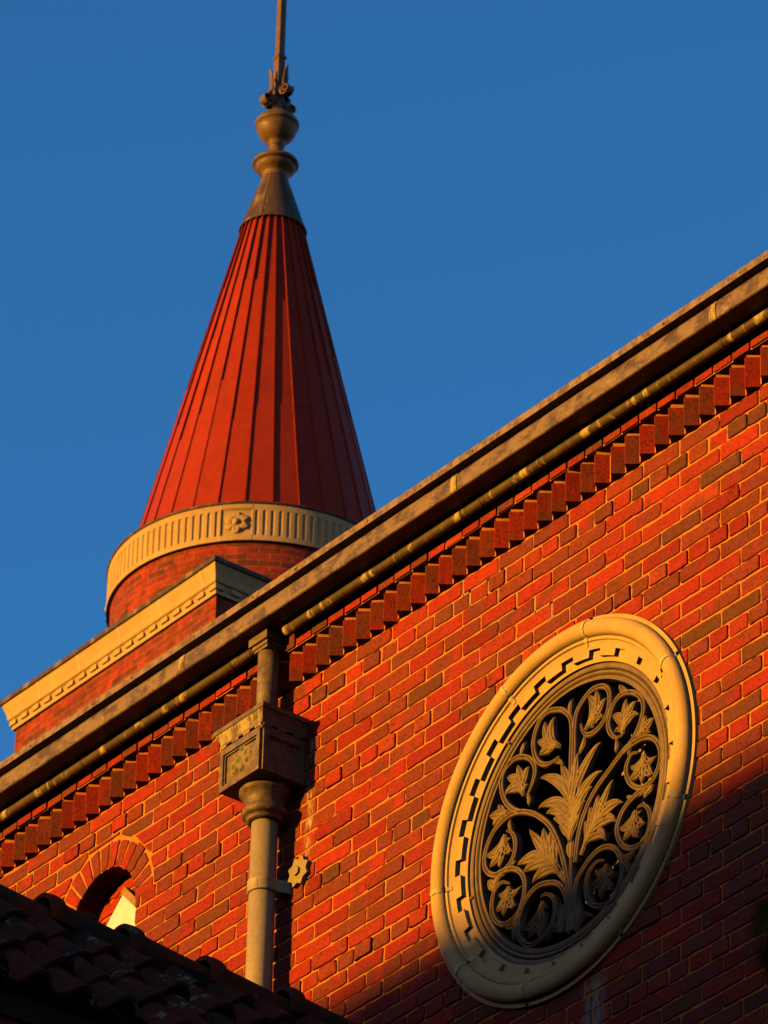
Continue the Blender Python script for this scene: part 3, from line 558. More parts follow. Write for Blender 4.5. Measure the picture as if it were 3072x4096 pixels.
for w_, b, tips in LEAVES:
    mb = MB(); B = Vector(b); A = Vector(tips[0]) - B; la = A.length; A.normalize(); small = len(tips) == 1
    for q, t in enumerate(tips):
        T = Vector(t); pr = (T - B).dot(A); side = (T - B) - A * pr
        B2 = B + A * max(0, (0.42 if len(tips) > 6 else 0.18) * pr if q else 0) + side * 0.03
        d = T - B2; ln = d.length
        C1 = B2 + A * ln * (0.45 if q else 0.5); C2 = B2 + A * ln * 0.72 + side * (0.55 if q else 0)
        if small:
            pd = Vector((-d.y, d.x)) * 0.14; C1 = B2 + d * 0.33 + pd; C2 = B2 + d * 0.7 + pd
        P = []
        for i in range(15):
            u = i / 14; P.append(tuple((1 - u) ** 3 * B2 + 3 * u * (1 - u) ** 2 * C1 + 3 * u * u * (1 - u) * C2 + u ** 3 * T))
        wmax = min(0.0225 if len(tips) > 6 else 0.0195, ln * (0.23 if not small else 0.17))
        wd = []
        for i in range(15):
            u = i / 14
            wd.append(wmax * ((0.42 + 0.58 * math.sin(math.pi / 2 * u / 0.5) ** 1.3) if u < 0.5 else max(0.02, 1 - ((u - 0.5) / 0.5) ** 1.7)))
        P = [(WC[0] + a, WC[1] + c) for a, c in P]
        mb.ribbon(P, normals2(P), wd, LPROF, 0.0325 - 0.0007 * q)
    nm = 'plume' if len(tips) > 6 else ('lily' if len(tips) in (5, 6) else 'leaf')
    obj(nm, mb, 'iron', grille)
for deg in (128, 10, -168, -50):
    a = R(deg); c = (WC[0] + 0.523 * math.cos(a), 0.019, WC[1] + 0.523 * math.sin(a))
    mb = MB(); mb.tube([(c[0], c[1] + 0.01, c[2]), (c[0], c[1] - 0.006, c[2])], 0.006, 10); obj('bolt', mb, 'head', grille)
# ================================================================ GUTTER
gut = thing('roof_gutter', 'weathered brown metal box gutter with drip flashing and round bead along the eaves', 'gutter', (-2.0, -0.12, Z0 + 0.23))
def sweep(prof, x0, x1, nseg, smooth=False):
    mb = MB(); n = len(prof); v = []; f = []
    for i in range(nseg + 1):
        x = x0 + (x1 - x0) * i / nseg; wv = 0.0008 * math.sin(x * 5.1 + 1) + 0.0006 * math.sin(x * 13.7)
        v += [(x, y + wv, z + lift(x) + 0.6 * wv) for y, z in prof]
    for i in range(nseg):
        for j in range(n): f.append((i * n + j, i * n + (j + 1) % n, (i + 1) * n + (j + 1) % n, (i + 1) * n + j))
    f.append(tuple(range(n))[::-1]); f.append(tuple(nseg * n + j for j in range(n)))
    return mb.add(v, f, smooth=smooth)
GP = [(-0.176, 0.2365), (-0.1805, 0.239), (-0.183, 0.246), (-0.184, 0.262), (-0.1838, 0.280), (-0.182, 0.295), (-0.178, 0.306), (-0.172, 0.3125), (-0.165, 0.3155), (-0.055, 0.3155), (-0.055, 0.2425)]
xs = [-9.0, -6.7, -4.72, -2.785, -1.19, 0.2, 2.2, 3.4]
for a, b in zip(xs, xs[1:]): obj('trough', sweep(GP, a + 0.0012, b - 0.0012, max(4, int((b - a) / 0.12))), 'gutter', gut)
JP = [(y - 0.0015 if y < -0.1 else y, z) for y, z in GP[:9]] + [(-0.158, 0.314), (-0.170, 0.24)]
for x in (-2.785, -1.19, 0.2): obj('joint_cover', sweep(JP, x - 0.034, x - 0.0015, 2), 'head_pale', gut)
FP = [(-0.2015, 0.3205), (-0.2015, 0.350), (-0.199, 0.3525), (-0.06, 0.372), (-0.06, 0.3215)]
obj('drip_flashing', sweep(FP, -9.0, 3.4, 110), 'flashing', gut)
for i in range(28):
    x = -6.4 + i * 0.335 + 0.05 * math.sin(i * 2.3); rvt = MB(); rvt.tube([(x, -0.2012, 0.3345 + lift(x)), (x, -0.2045, 0.3345 + lift(x))], [0.0055, 0.003], 8); obj('rivet', rvt, 'flashing', gut)
BC = (-0.085, 0.2155)
BPf = [(BC[0] + 0.0185 * math.cos(2 * math.pi * i / 20), BC[1] + 0.0185 * math.sin(2 * math.pi * i / 20)) for i in range(20)]
for a, b in ((-9.0, -2.475), (-2.30, 3.4)): obj('bead', sweep(BPf, a, b, int((b - a) / 0.1), smooth=True), 'bead', gut)
for i, x in enumerate([-4.1, -3.55, -3.32, -2.99, -2.95, -2.62, -1.98, -1.95, -1.62, -1.6, -1.17, -0.70, -0.66, -0.44, 0.12]):
    nb = MB(); nb.sweep_x([(BC[0] + 0.0196 * math.cos(2 * math.pi * k / 20), BC[1] + lift(x) + 0.0196 * math.sin(2 * math.pi * k / 20)) for k in range(20)], x, x + 0.006 + 0.004 * (i % 3), smooth=True); obj('solder_joint', nb, 'bead', gut)

# ================================================================ DOWNPIPE
dp = thing('rain_downpipe', 'beige downpipe with ornate square hopper head and clamp bracket on the brick wall', 'downpipe', (-2.388, -0.075, Z0 - 1.98))
ob = MB(); ob.box(-2.462, -2.352, -0.132, -0.02, 0.205, 0.2385); ob.box(-2.452, -2.362, -0.122, -0.02, 0.190, 0.2055); ob.box(-2.447, -2.367, -0.117, -0.02, 0.178, 0.1905)
obj('outlet', ob, 'head', dp, bevel=0.002)
obj('upper_pipe', MB().lathe([(0.039, -0.15), (0.039, 0.18)], -2.412, -0.075, 40), 'upper_pipe', dp)
hop = MB(); hop.box(-2.505, -2.270, -0.1935, -0.006, -0.406, -0.237)
head = obj('hopper_head', hop, 'head', dp, bevel=0.003)
ld = MB(); ld.box(-2.546, -2.244, -0.214, -0.004, -0.163, -0.143); obj('lid', ld, 'head', head, bevel=0.002)
def ring_box(mb, a, b):
    """band between two rectangles ((x0,x1,y,z) upper, lower) on front and both sides"""
    (x0, x1, y, z), (u0, u1, w, q) = a, b
    mb.add([(x0, 0, z), (x0, y, z), (x1, y, z), (x1, 0, z), (u0, 0, q), (u0, w, q), (u1, w, q), (u1, 0, q)], [(0, 1, 5, 4), (1, 2, 6, 5), (2, 3, 7, 6)])
cvf = MB(); cvr = MB()
steps = [(-2.540, -2.250, -0.210, -0.163)]
for i in range(1, 7):
    t = i / 6; e = 0.030 * (1 - math.sin(t * math.pi / 2)); steps.append((-2.510 - e, -2.266 + e * 0.55, -0.198 - 0.42 * e, -0.163 - 0.050 * t))
for a, b in zip(steps, steps[1:]):
    (x0, x1, y, z), (u0, u1, w_, q) = a, b
    cvf.add([(x0, y, z), (x1, y, z), (u1, w_, q), (u0, w_, q)], [(0, 1, 2, 3)], smooth=True)
    cvr.add([(x1, y, z), (x1, 0, z), (u1, 0, q), (u1, w_, q)], [(0, 1, 2, 3)], smooth=True)
    cvr.add([(x0, y, z), (x0, 0, z), (u0, 0, q), (u0, w_, q)], [(0, 1, 2, 3)], smooth=True)
for i in range(4):      # stepped lower edge of the cornice
    x = -2.512 + i * 0.068; cvf.box(x, x + 0.038, -0.2005, -0.190, -0.2245, -0.2128)
for i in range(3):
    y = -0.192 + i * 0.066; cvr.box(-2.272, -2.2625, y, y + 0.036, -0.2245, -0.2128)
cvr.box(-2.510, -2.266, -0.1985, -0.004, -0.2135, -0.1645); cvr.box(-2.509, -2.264, -0.1985, -0.004, -0.2365, -0.2250)
obj('cornice_front', cvf, 'head_pale', head); obj('cornice_sides', cvr, 'head', head, bevel=0.0015)
pf = MB()
def frame_f(mb, x0, x1, z0, z1, y, t, d):      # raised frame lying on a face of constant y
    for a in ((x0, x1, z1 - t, z1), (x0, x1, z0, z0 + t), (x0, x0 + t, z0 + t, z1 - t), (x1 - t, x1, z0 + t, z1 - t)): mb.box(a[0], a[1], y - d, y + 0.002, a[2], a[3])
frame_f(pf, -2.5055, -2.2695, -0.4065, -0.2385, -0.1935, 0.020, 0.012)
frame_f(pf, -2.4835, -2.2915, -0.3845, -0.2605, -0.1945, 0.006, 0.006)
for (y0, y1, z0, z1) in ((-0.1935, -0.006, -0.261, -0.2385), (-0.1935, -0.006, -0.4065, -0.384), (-0.1935, -0.172, -0.384, -0.261), (-0.028, -0.006, -0.384, -0.261)): pf.box(-2.271, -2.2600, y0, y1, z0, z1)
for (y0, y1, z0, z1) in ((-0.171, -0.029, -0.267, -0.262), (-0.171, -0.029, -0.383, -0.378), (-0.171, -0.166, -0.378, -0.267), (-0.034, -0.029, -0.378, -0.267)): pf.box(-2.271, -2.2650, y0, y1, z0, z1)
obj('panel_frame', pf, 'head', head, bevel=0.0012)
# foliate relief on the front panel
em = MB(); er = random.Random(5)
EC = (-2.388, -0.1955, -0.318)
NG = 34; v = []; f = []
for i in range(NG + 1):
    for j in range(NG + 1):
        x = -1 + 2 * i / NG; z = -1 + 2 * j / NG; rr = math.hypot(x, z); th = math.atan2(z, x)
        edge = 0.80 + 0.09 * math.sin(5 * th + 1) + 0.06 * math.sin(9 * th) + 0.05 * math.sin(2 * th + .6)
        mk = max(0.0, min(1.0, (edge - rr) / 0.14))
        loc = 0.55 + 0.30 * math.sin(7 * th + 6 * rr) * min(1, rr * 2) + 0.22 * math.sin(13 * th - 9 * rr) * rr
        face = math.exp(-((x) ** 2 + (z - 0.05) ** 2) / 0.09)
        pit = 0.5 * math.exp(-((x + 0.14) ** 2 + (z - 0.16) ** 2) / 0.006) + 0.5 * math.exp(-((x - 0.14) ** 2 + (z - 0.16) ** 2) / 0.006) + 0.45 * math.exp(-((x / 1.6) ** 2 + (z + 0.22) ** 2) / 0.008)
        h = mk * (loc * (1 - face) * 0.020 + face * 0.024 - pit * 0.017)
        v.append((EC[0] + 0.066 * x + 0.012 * z, EC[1] + 0.0035 - h, EC[2] + 0.064 * z))
for i in range(NG):
    for j in range(NG): f.append((i * (NG + 1) + j, i * (NG + 1) + j + 1, (i + 1) * (NG + 1) + j + 1, (i + 1) * (NG + 1) + j))
em.add(v, f, smooth=True)
obj('foliate_relief', em, 'verdigris', head)
PX, PY = -2.388, -0.082
bell = [(0.092, -0.406), (0.096, -0.409), (0.096, -0.421), (0.090, -0.428), (0.078, -0.440), (0.071, -0.455), (0.0675, -0.470), (0.067, -0.480), (0.074, -0.484), (0.083, -0.492), (0.0865, -0.502), (0.083, -0.513), (0.074, -0.519), (0.066, -0.520), (0.067, -0.530), (0.062, -0.537), (0.050, -0.538)]
obj('outlet_bell', MB().lathe(bell, PX, PY, 56), 'head', dp)
obj('pipe', MB().lathe([(0.0475, -2.02), (0.0475, -0.53)], PX, PY, 48), 'pipe', dp)
cl = MB(); cl.lathe([(0.048, -0.7715), (0.0535, -0.7715), (0.055, -0.776), (0.0545, -0.782), (0.053, -0.790), (0.053, -0.812), (0.055, -0.818), (0.0535, -0.823), (0.048, -0.823)], PX, PY, 48)
cl.add([(PX + 0.030, PY - 0.045, -0.776), (PX + 0.030, PY - 0.045, -0.819), (-2.318, -0.004, -0.771), (-2.318, -0.004, -0.822), (PX + 0.02, -0.004, -0.776), (PX + 0.02, -0.004, -0.819)], [(0, 1, 3, 2), (0, 2, 4), (1, 5, 3), (2, 3, 5, 4)])
clamp = obj('clamp', cl, 'pipe', dp)
pl = MB(); PC = (-2.268, -0.755); poly = []
for i in range(64):      # plate with eight scooped sides
    a = 2 * math.pi * i / 64; s_ = abs(math.sin(4 * a)) ; rr = 0.061 - 0.014 * (s_ ** 1.2)
    poly.append((PC[0] + rr * math.cos(a + R(20)), PC[1] + rr * math.sin(a + R(20))))
pl.prism(poly, -0.020, -0.002); obj('plate', pl, 'plate', clamp, bevel=0.0015)
bl = MB(); bl.prism([(PC[0] - 0.002 + 0.019 * math.cos(math.pi * i / 3 + .3), PC[1] + 0.019 * math.sin(math.pi * i / 3 + .3)) for i in range(6)], -0.029, -0.019); obj('bolt', bl, 'plate', clamp, bevel=0.001)

# ================================================================ PORCH WITH CLAY TILES
porch = thing('tiled_porch', 'low wing with a steep dark clay tile roof and rounded ridge tiles', 'porch', (-1.93, -1.7, 0))
AL = R(46); RX, RZ = -1.93, -1.580; tr = random.Random(9)
tl = MB(); EX = 0.205; TW = 0.185; NROW = 4; YE = -3.4
for side in (1, -1):
    for row in range(NROW + (0 if side > 0 else 1)):
        i0 = 0
        ny = int(3.4 / TW) + 1
        for t in range(ny):
            ya = -0.01 - t * TW; dj = tr.gauss(0, 0.010); lj = tr.gauss(0, 0.006); aj = tr.gauss(0, 0.005); yj = tr.gauss(0, 0.006); tone = tr.random()
            G = []
            K = 14
            for (s, hh) in ((row * EX - 0.02, 0.004), (row * EX + EX * 0.5, 0.016), ((row + 1) * EX + 0.030 + dj, 0.034 + lj)):
                for k in range(K + 1):
                    u = k / K; y = ya - TW * u + yj * (s / 0.2)
                    prof = (0.050 + aj) * (math.sin(math.pi * min(1, u / 0.62)) ** 0.9 if u < 0.62 else -0.28 * math.sin(math.pi * (u - 0.62) / 0.38)) if True else 0
                    h = hh + prof
                    G.append((RX + side * (s * math.cos(AL) + h * math.sin(AL)), y, RZ - s * math.sin(AL) + h * math.cos(AL)))
            for k in range(K + 1):       # thickness at the tail
                q = G[2 * (K + 1) + k]; G.append((q[0] - side * 0.017 * math.sin(AL), q[1], q[2] - 0.017 * math.cos(AL)))
            f = []
            for a in range(3):
                for k in range(K): f.append((a * (K + 1) + k, a * (K + 1) + k + 1, (a + 1) * (K + 1) + k + 1, (a + 1) * (K + 1) + k))
            tl.add(G, f, tone=tone, smooth=True)
deck = MB(); sE = NROW * EX
for side in (1, -1):
    a = (RX, RZ - 0.02); b = (RX + side * sE * math.cos(AL), RZ - sE * math.sin(AL) - 0.02)
    deck.add([(a[0], -0.01, a[1]), (a[0], YE, a[1]), (b[0], YE, b[1]), (b[0], -0.01, b[1])], [(0, 1, 2, 3)])
obj('roof_deck', deck, 'void', porch)
md = obj('roof_tiles', tl, 'tile', porch); sm = md.modifiers.new('edge', 'EDGE_SPLIT'); sm.split_angle = R(50)
for i in range(11):
    y1 = 0.03 - 0.33 * i; y0 = y1 - 0.33 - 0.035     # y0 is the near, open end
    mb = MB(); n = 22; v = []; f = []; jx = tr.gauss(0, 0.004); jz = tr.gauss(0, 0.003)
    prof = [(0.066, y1), (0.076, y0 + 0.10), (0.078, y0 + 0.07), (0.092, y0 + 0.055), (0.094, y0 + 0.03), (0.091, y0 + 0.002), (0.089, y0), (0.074, y0), (0.072, y0 + 0.12)]
    for r, y in prof:
        dz = 0.020 * (y1 - y) / 0.36
        for k in range(n + 1):
            a = -0.35 + (math.pi + 0.70) * k / n; v.append((RX + jx + r * math.cos(a), y, RZ + 0.010 + jz + dz + r * math.sin(a)))
    for j in range(len(prof) - 1):
        for k in range(n): f.append((j * (n + 1) + k, j * (n + 1) + k + 1, (j + 1) * (n + 1) + k + 1, (j + 1) * (n + 1) + k))
    mb.add(v, f, smooth=True, tone=tr.random()); o = obj('ridge_tile', mb, 'ridge', porch); e = o.modifiers.new('edge', 'EDGE_SPLIT'); e.split_angle = R(40)
bd = MB(); bd.box(RX - 0.065, RX + 0.065, -3.39, -0.01, RZ - 0.10, RZ + 0.02); obj('ridge_mortar', bd, 'void', porch)
pw = MB(); xe = RX + sE * math.cos(AL) - 0.05; xw = RX - sE * math.cos(AL) + 0.05; ze = RZ - sE * math.sin(AL) - 0.06
pw.add([(xe, 0.0, -Z0), (xe, -3.3, -Z0), (xe, -3.3, ze), (xe, 0.0, ze)], [(0, 1, 2, 3)], uvs=[[(0, 0), (3.3, 0), (3.3, ze + Z0), (0, ze + Z0)]])
pw.add([(xw, 0.0, -Z0), (xw, -3.3, -Z0), (xw, -3.3, ze), (xw, 0.0, ze)], [(0, 1, 2, 3)], uvs=[[(0, 0), (3.3, 0), (3.3, ze + Z0), (0, ze + Z0)]])
pw.add([(xw, -3.3, -Z0), (xe, -3.3, -Z0), (xe, -3.3, ze), (RX, -3.3, RZ - 0.03), (xw, -3.3, ze)], [(0, 1, 2, 3, 4)], uvs=[[(0, 0), (xe - xw, 0), (xe - xw, ze + Z0), (0.5 * (xe - xw), RZ + Z0), (0, ze + Z0)]])
obj('porch_wall', pw, 'hidden_brick', porch)
fs = MB(); fs.box(xe - 0.02, xe + 0.02, -3.38, -0.01, ze - 0.05, ze + 0.055); fs.box(xw - 0.02, xw + 0.02, -3.38, -0.01, ze - 0.05, ze + 0.055); obj('fascia', fs, 'dark_timber', porch)

# ================================================================ TOWER
TX, TY = -27.02, 17.536
tower = thing('church_tower', 'red brick tower with a round drum, fluted stone band and tall red metal cone spire', 'tower', (TX, TY, 0))
BX0, BX1, BY0, BY1 = -28.68, -25.423, 15.908, 19.17
def block(x0, x1, y0, y1, z0, z1, m, name, bev=0):
    mb = MB()
    for p, q in (((x0, y0), (x1, y0)), ((x1, y0), (x1, y1)), ((x1, y1), (x0, y1)), ((x0, y1), (x0, y0))):
        l = math.hypot(q[0] - p[0], q[1] - p[1])
        mb.add([(p[0], p[1], z0), (q[0], q[1], z0), (q[0], q[1], z1), (p[0], p[1], z1)], [(0, 1, 2, 3)], uvs=[[(0, z0), (l, z0), (l, z1), (0, z1)]])
    mb.add([(x0, y0, z0), (x1, y0, z0), (x1, y1, z0), (x0, y1, z0), (x0, y0, z1), (x1, y0, z1), (x1, y1, z1), (x0, y1, z1)], [(0, 1, 2, 3), (4, 5, 6, 7)])
    return obj(name, mb, m, tower, bevel=bev)
i_ = 0.10
def inb(e): return BX0 + e, BX1 - e, BY0 + e, BY1 - e
block(*inb(i_), -Z0, 17.0, 'far_brick', 'square_shaft')
block(*inb(i_ - 0.055), 17.0, 17.075, 'far_brick', 'string_course', 0.008)
block(*inb(i_), 17.075, 17.20, 'far_brick', 'brick_band')
block(*inb(i_ - 0.012), 17.20, 17.415, 'soldier_brick', 'soldier_course')
block(*inb(i_), 17.415, 17.695, 'far_brick', 'brick_band')
block(*inb(0.075), 17.695, 17.735, 'far_stone', 'cornice_fillet', 0.006)
X0, X1, Y0, Y1 = inb(0.055)
for k in range(18):
    x = X0 + k * (X1 - X0 - 0.10) / 17; y = Y0 + k * (Y1 - Y0 - 0.10) / 17
    obj('dentil', MB().box(x, x + 0.10, Y0, Y0 + 0.05, 17.736, 17.790), 'far_stone', tower, bevel=0.006)
    obj('dentil', MB().box(X1 - 0.05, X1, y if k else y + 0.05, y + 0.10, 17.736, 17.790), 'far_stone', tower, bevel=0.006)
cs = MB(); prof = [(0.09, 17.73), (0.065, 17.79), (0.045, 17.80), (0.04, 17.815), (0.034, 17.86), (0.016, 17.91), (0.004, 17.945), (0.0, 17.96)]
for (a, z0), (b, z1) in zip(prof, prof[1:]):
    A_, B_ = inb(a), inb(b)
    qa = [(A_[0], A_[2]), (A_[1], A_[2]), (A_[1], A_[3]), (A_[0], A_[3])]; qb = [(B_[0], B_[2]), (B_[1], B_[2]), (B_[1], B_[3]), (B_[0], B_[3])]
    cs.add([(x, y, z0) for x, y in qa] + [(x, y, z1) for x, y in qb], [(k, (k + 1) % 4, 4 + (k + 1) % 4, 4 + k) for k in range(4)])
obj('cornice', cs, 'far_stone', tower)
jj = MB()
for k in range(1, 6):
    x = X0 + k * 0.62 - 0.12
    for (a, z0), (b, z1) in zip(prof[2:], prof[3:]):
        jj.add([(x - .012, BY0 + a - .003, z0), (x + .012, BY0 + a - .003, z0), (x + .012, BY0 + b - .003, z1), (x - .012, BY0 + b - .003, z1)], [(0, 1, 2, 3)])
obj('cornice_joints', jj, 'pointing', tower)
block(*inb(-0.02), 17.96, 18.005, 'lead', 'cornice_flashing', 0.01)
obj('drum', MB().lathe([(1.345, 18.0), (1.345, 18.75)], TX, TY, 96, uvs=True, smooth=True, cap=False), 'far_brick', tower)
# fluted stone band with four rosettes
NF = 120; SUB = 8; zs = [18.730, 18.735, 18.78, 18.805, 18.82, 18.83, 18.85, 18.95, 19.03, 19.045, 19.055, 19.075, 19.115, 19.12]
bdm = MB(); v = []; f = []; na = NF * SUB
fl = lambda u: 0.0 if not 0.27 < u < 0.73 else 0.013 * math.sqrt(max(0, 1 - ((u - 0.5) / 0.23) ** 2))
for z in zs:
    for i in range(na):
        deg = 360 * i / na; u = (i / SUB) % 1.0; near = min(abs((deg - 45 - 90 * q + 180) % 360 - 180) for q in range(4))
        if z < 18.7305: r = 1.33
        elif z > 19.119: r = 1.33
        elif near < 6.3: r = 1.385 - (0.016 if near < 5.7 and 18.80 < z < 19.06 else 0)
        else:
            r = 1.382
            e0 = 18.80 + 0.035 * (1 - math.sqrt(max(0, 1 - ((u - 0.5) / 0.5) ** 2))); 
            if e0 < z < 19.052: r -= fl(u)
        a = R(deg); v.append((TX + r * math.cos(a), TY + r * math.sin(a), z))
for j in range(len(zs) - 1):
    for i in range(na): f.append((j * na + i, j * na + (i + 1) % na, (j + 1) * na + (i + 1) % na, (j + 1) * na + i))
bdm.add(v, f); band = obj('stone_band', bdm, 'far_stone', tower)
obj('band_cap', MB().lathe([(1.30, 19.118), (1.392, 19.121), (1.396, 19.140), (1.37, 19.155), (1.22, 19.165)], TX, TY, 96, cap=False), 'lead', tower)
for q in range(4):
    a = R(45 + 90 * q); n_ = (math.cos(a), math.sin(a)); t_ = (-math.sin(a), math.cos(a)); mb = MB()
    def onb(u, h, d): return (TX + n_[0] * (1.368 + d) + t_[0] * u, TY + n_[1] * (1.368 + d) + t_[1] * u, 18.927 + h)
    for k in range(6):
        b = 2 * math.pi * k / 6 + R(90); v = []; f = []
        for i in range(9):
            s = i / 8; rad = 0.026 + 0.086 * s; hw = 0.047 * math.sin(math.pi * min(1, 0.12 + 0.80 * s)) ** 0.7
            for j in range(7):
                t = -1 + j / 3; d = 0.012 + 0.026 * (0.4 + 0.6 * t * t) * math.sin(math.pi * (0.15 + 0.8 * s))
                x = rad * math.cos(b) - hw * t * math.sin(b); y = rad * math.sin(b) + hw * t * math.cos(b); v.append(onb(x, y, d if abs(t) < 0.99 else 0.0))
        for i in range(8):
            for j in range(6): f.append((i * 7 + j, i * 7 + j + 1, (i + 1) * 7 + j + 1, (i + 1) * 7 + j))
        mb.add(v, f, smooth=True)
    v = []; f = []
    for j in range(7):
        th = math.pi / 2 * j / 6
        for i in range(16): v.append(onb(0.040 * math.cos(th) * math.cos(2 * math.pi * i / 16), 0.040 * math.cos(th) * math.sin(2 * math.pi * i / 16), 0.045 * math.sin(th) + 0.006))
    for j in range(6):
        for i in range(16): f.append((j * 16 + i, j * 16 + (i + 1) % 16, (j + 1) * 16 + (i + 1) % 16, (j + 1) * 16 + i))
    mb.add(v, f, smooth=True); obj('rosette', mb, 'far_stone', band)
# cone of flat metal trays with standing seams
NP = 30; r0, zc0, r1, zc1 = 1.215, 19.15, 0.285, 23.06
cone = MB(); ca = R(-31.2); cn = random.Random(21)
def cpt(i, t, off=0): 
    a = ca + 2 * math.pi * i / NP; r = r0 + (r1 - r0) * t + off; return (TX + r * math.cos(a), TY + r * math.sin(a), zc0 + (zc1 - zc0) * t)
for i in range(NP):
    cuts = [0] + sorted([cn.choice((0.30, 0.36, 0.43, 0.50)) + cn.uniform(-.02, .02), cn.choice((0.62, 0.70, 0.78)) + cn.uniform(-.02, .02)]) + [1]
    for k in range(3):
        off = 0.006 * (k - 1) * -1; jit = cn.gauss(0, 0.0025)
        a, b, c, d = cpt(i, cuts[k], off + jit), cpt(i + 1, cuts[k], off + jit), cpt(i + 1, cuts[k + 1], off + jit), cpt(i, cuts[k + 1], off + jit)
        e, g = cpt(i + 1, cuts[k], off - 0.02), cpt(i, cuts[k], off - 0.02)
        cone.add([a, b, c, d, e, g], [(0, 1, 2, 3), (5, 4, 1, 0)])
spire = obj('spire', cone, 'cone', tower)
sm_ = MB()
for i in range(NP):
    a = ca + 2 * math.pi * i / NP; tx, ty = -math.sin(a), math.cos(a); v = []
    for t in (0, 1):
        p = cpt(i, t); hgt = 0.018 if t == 0 else 0.014
        for o_, s_ in ((-0.02, -1), (hgt, -1), (hgt, 1), (-0.02, 1)):
            q = cpt(i, t, o_); w_ = 0.0055; v.append((q[0] + tx * w_ * s_, q[1] + ty * w_ * s_, q[2]))
    sm_.add(v, [(0, 1, 5, 4), (1, 2, 6, 5), (2, 3, 7, 6), (0, 3, 2, 1), (4, 5, 6, 7)])
obj('seam', sm_, 'cone', spire)
cap = obj('lead_cap', MB().lathe([(0.322, 23.025), (0.325, 23.04), (0.305, 23.08), (0.118, 23.675)], TX, TY, 56, cap=False), 'lead', tower)
se = MB()
for a in (R(-58), R(62), R(182)):
    v = []
    for r, z in ((0.326, 23.04), (0.120, 23.675)):
        for s_ in (-1, 1): v.append((TX + r * math.cos(a) - s_ * 0.008 * math.sin(a), TY + r * math.sin(a) + s_ * 0.008 * math.cos(a), z))
    se.add([(v[0]), v[1], v[3], v[2]], [(0, 1, 2, 3)])
obj('cap_seam', se, 'bronze', cap)
fin = obj('finial', MB().lathe([(0.112, 23.64), (0.122, 23.645), (0.125, 23.67), (0.118, 23.69), (0.125, 23.71), (0.165, 23.735), (0.190, 23.765), (0.196, 23.785), (0.192, 23.792), (0.184, 23.794), (0.184, 23.802), (0.214, 23.806), (0.223, 23.818), (0.223, 23.832), (0.214, 23.85), (0.17, 23.87), (0.11, 23.89), (0.085, 23.925), (0.076, 23.96), (0.070, 24), (0.070, 24.025), (0.080, 24.03), (0.082, 24.05), (0.078, 24.065),
      (0.080, 24.075), (0.105, 24.095), (0.145, 24.13), (0.175, 24.175), (0.192, 24.22), (0.197, 24.255), (0.188, 24.258), (0.188, 24.266), (0.210, 24.271), (0.214, 24.29), (0.206, 24.315), (0.19, 24.34), (0.15, 24.38), (0.115, 24.408), (0.09, 24.42), (0.06, 24.425)], TX, TY, 56), 'bronze', tower)
def sq(mb, prof):
    v = []; f = []
    for s_, z in prof: v += [(TX - s_, TY - s_, z), (TX + s_, TY - s_, z), (TX + s_, TY + s_, z), (TX - s_, TY + s_, z)]
    for j in range(len(prof) - 1):
        for k in range(4): f.append((j * 4 + k, j * 4 + (k + 1) % 4, (j + 1) * 4 + (k + 1) % 4, (j + 1) * 4 + k))
    f += [(0, 1, 2, 3), tuple(len(prof) * 4 - 4 + k for k in range(4))]
    return mb.add(v, f)
obj('post', sq(MB(), [(0.075, 24.4), (0.075, 24.415), (0.052, 24.44), (0.040, 24.48), (0.030, 24.54), (0.030, 24.76), (0.046, 24.81), (0.040, 24.84), (0.038, 25.06), (0.050, 25.075), (0.050, 25.09), (0.034, 25.12), (0.033, 25.54), (0.027, 27.14), (0.012, 27.44)]), 'bronze', fin, bevel=0.002)
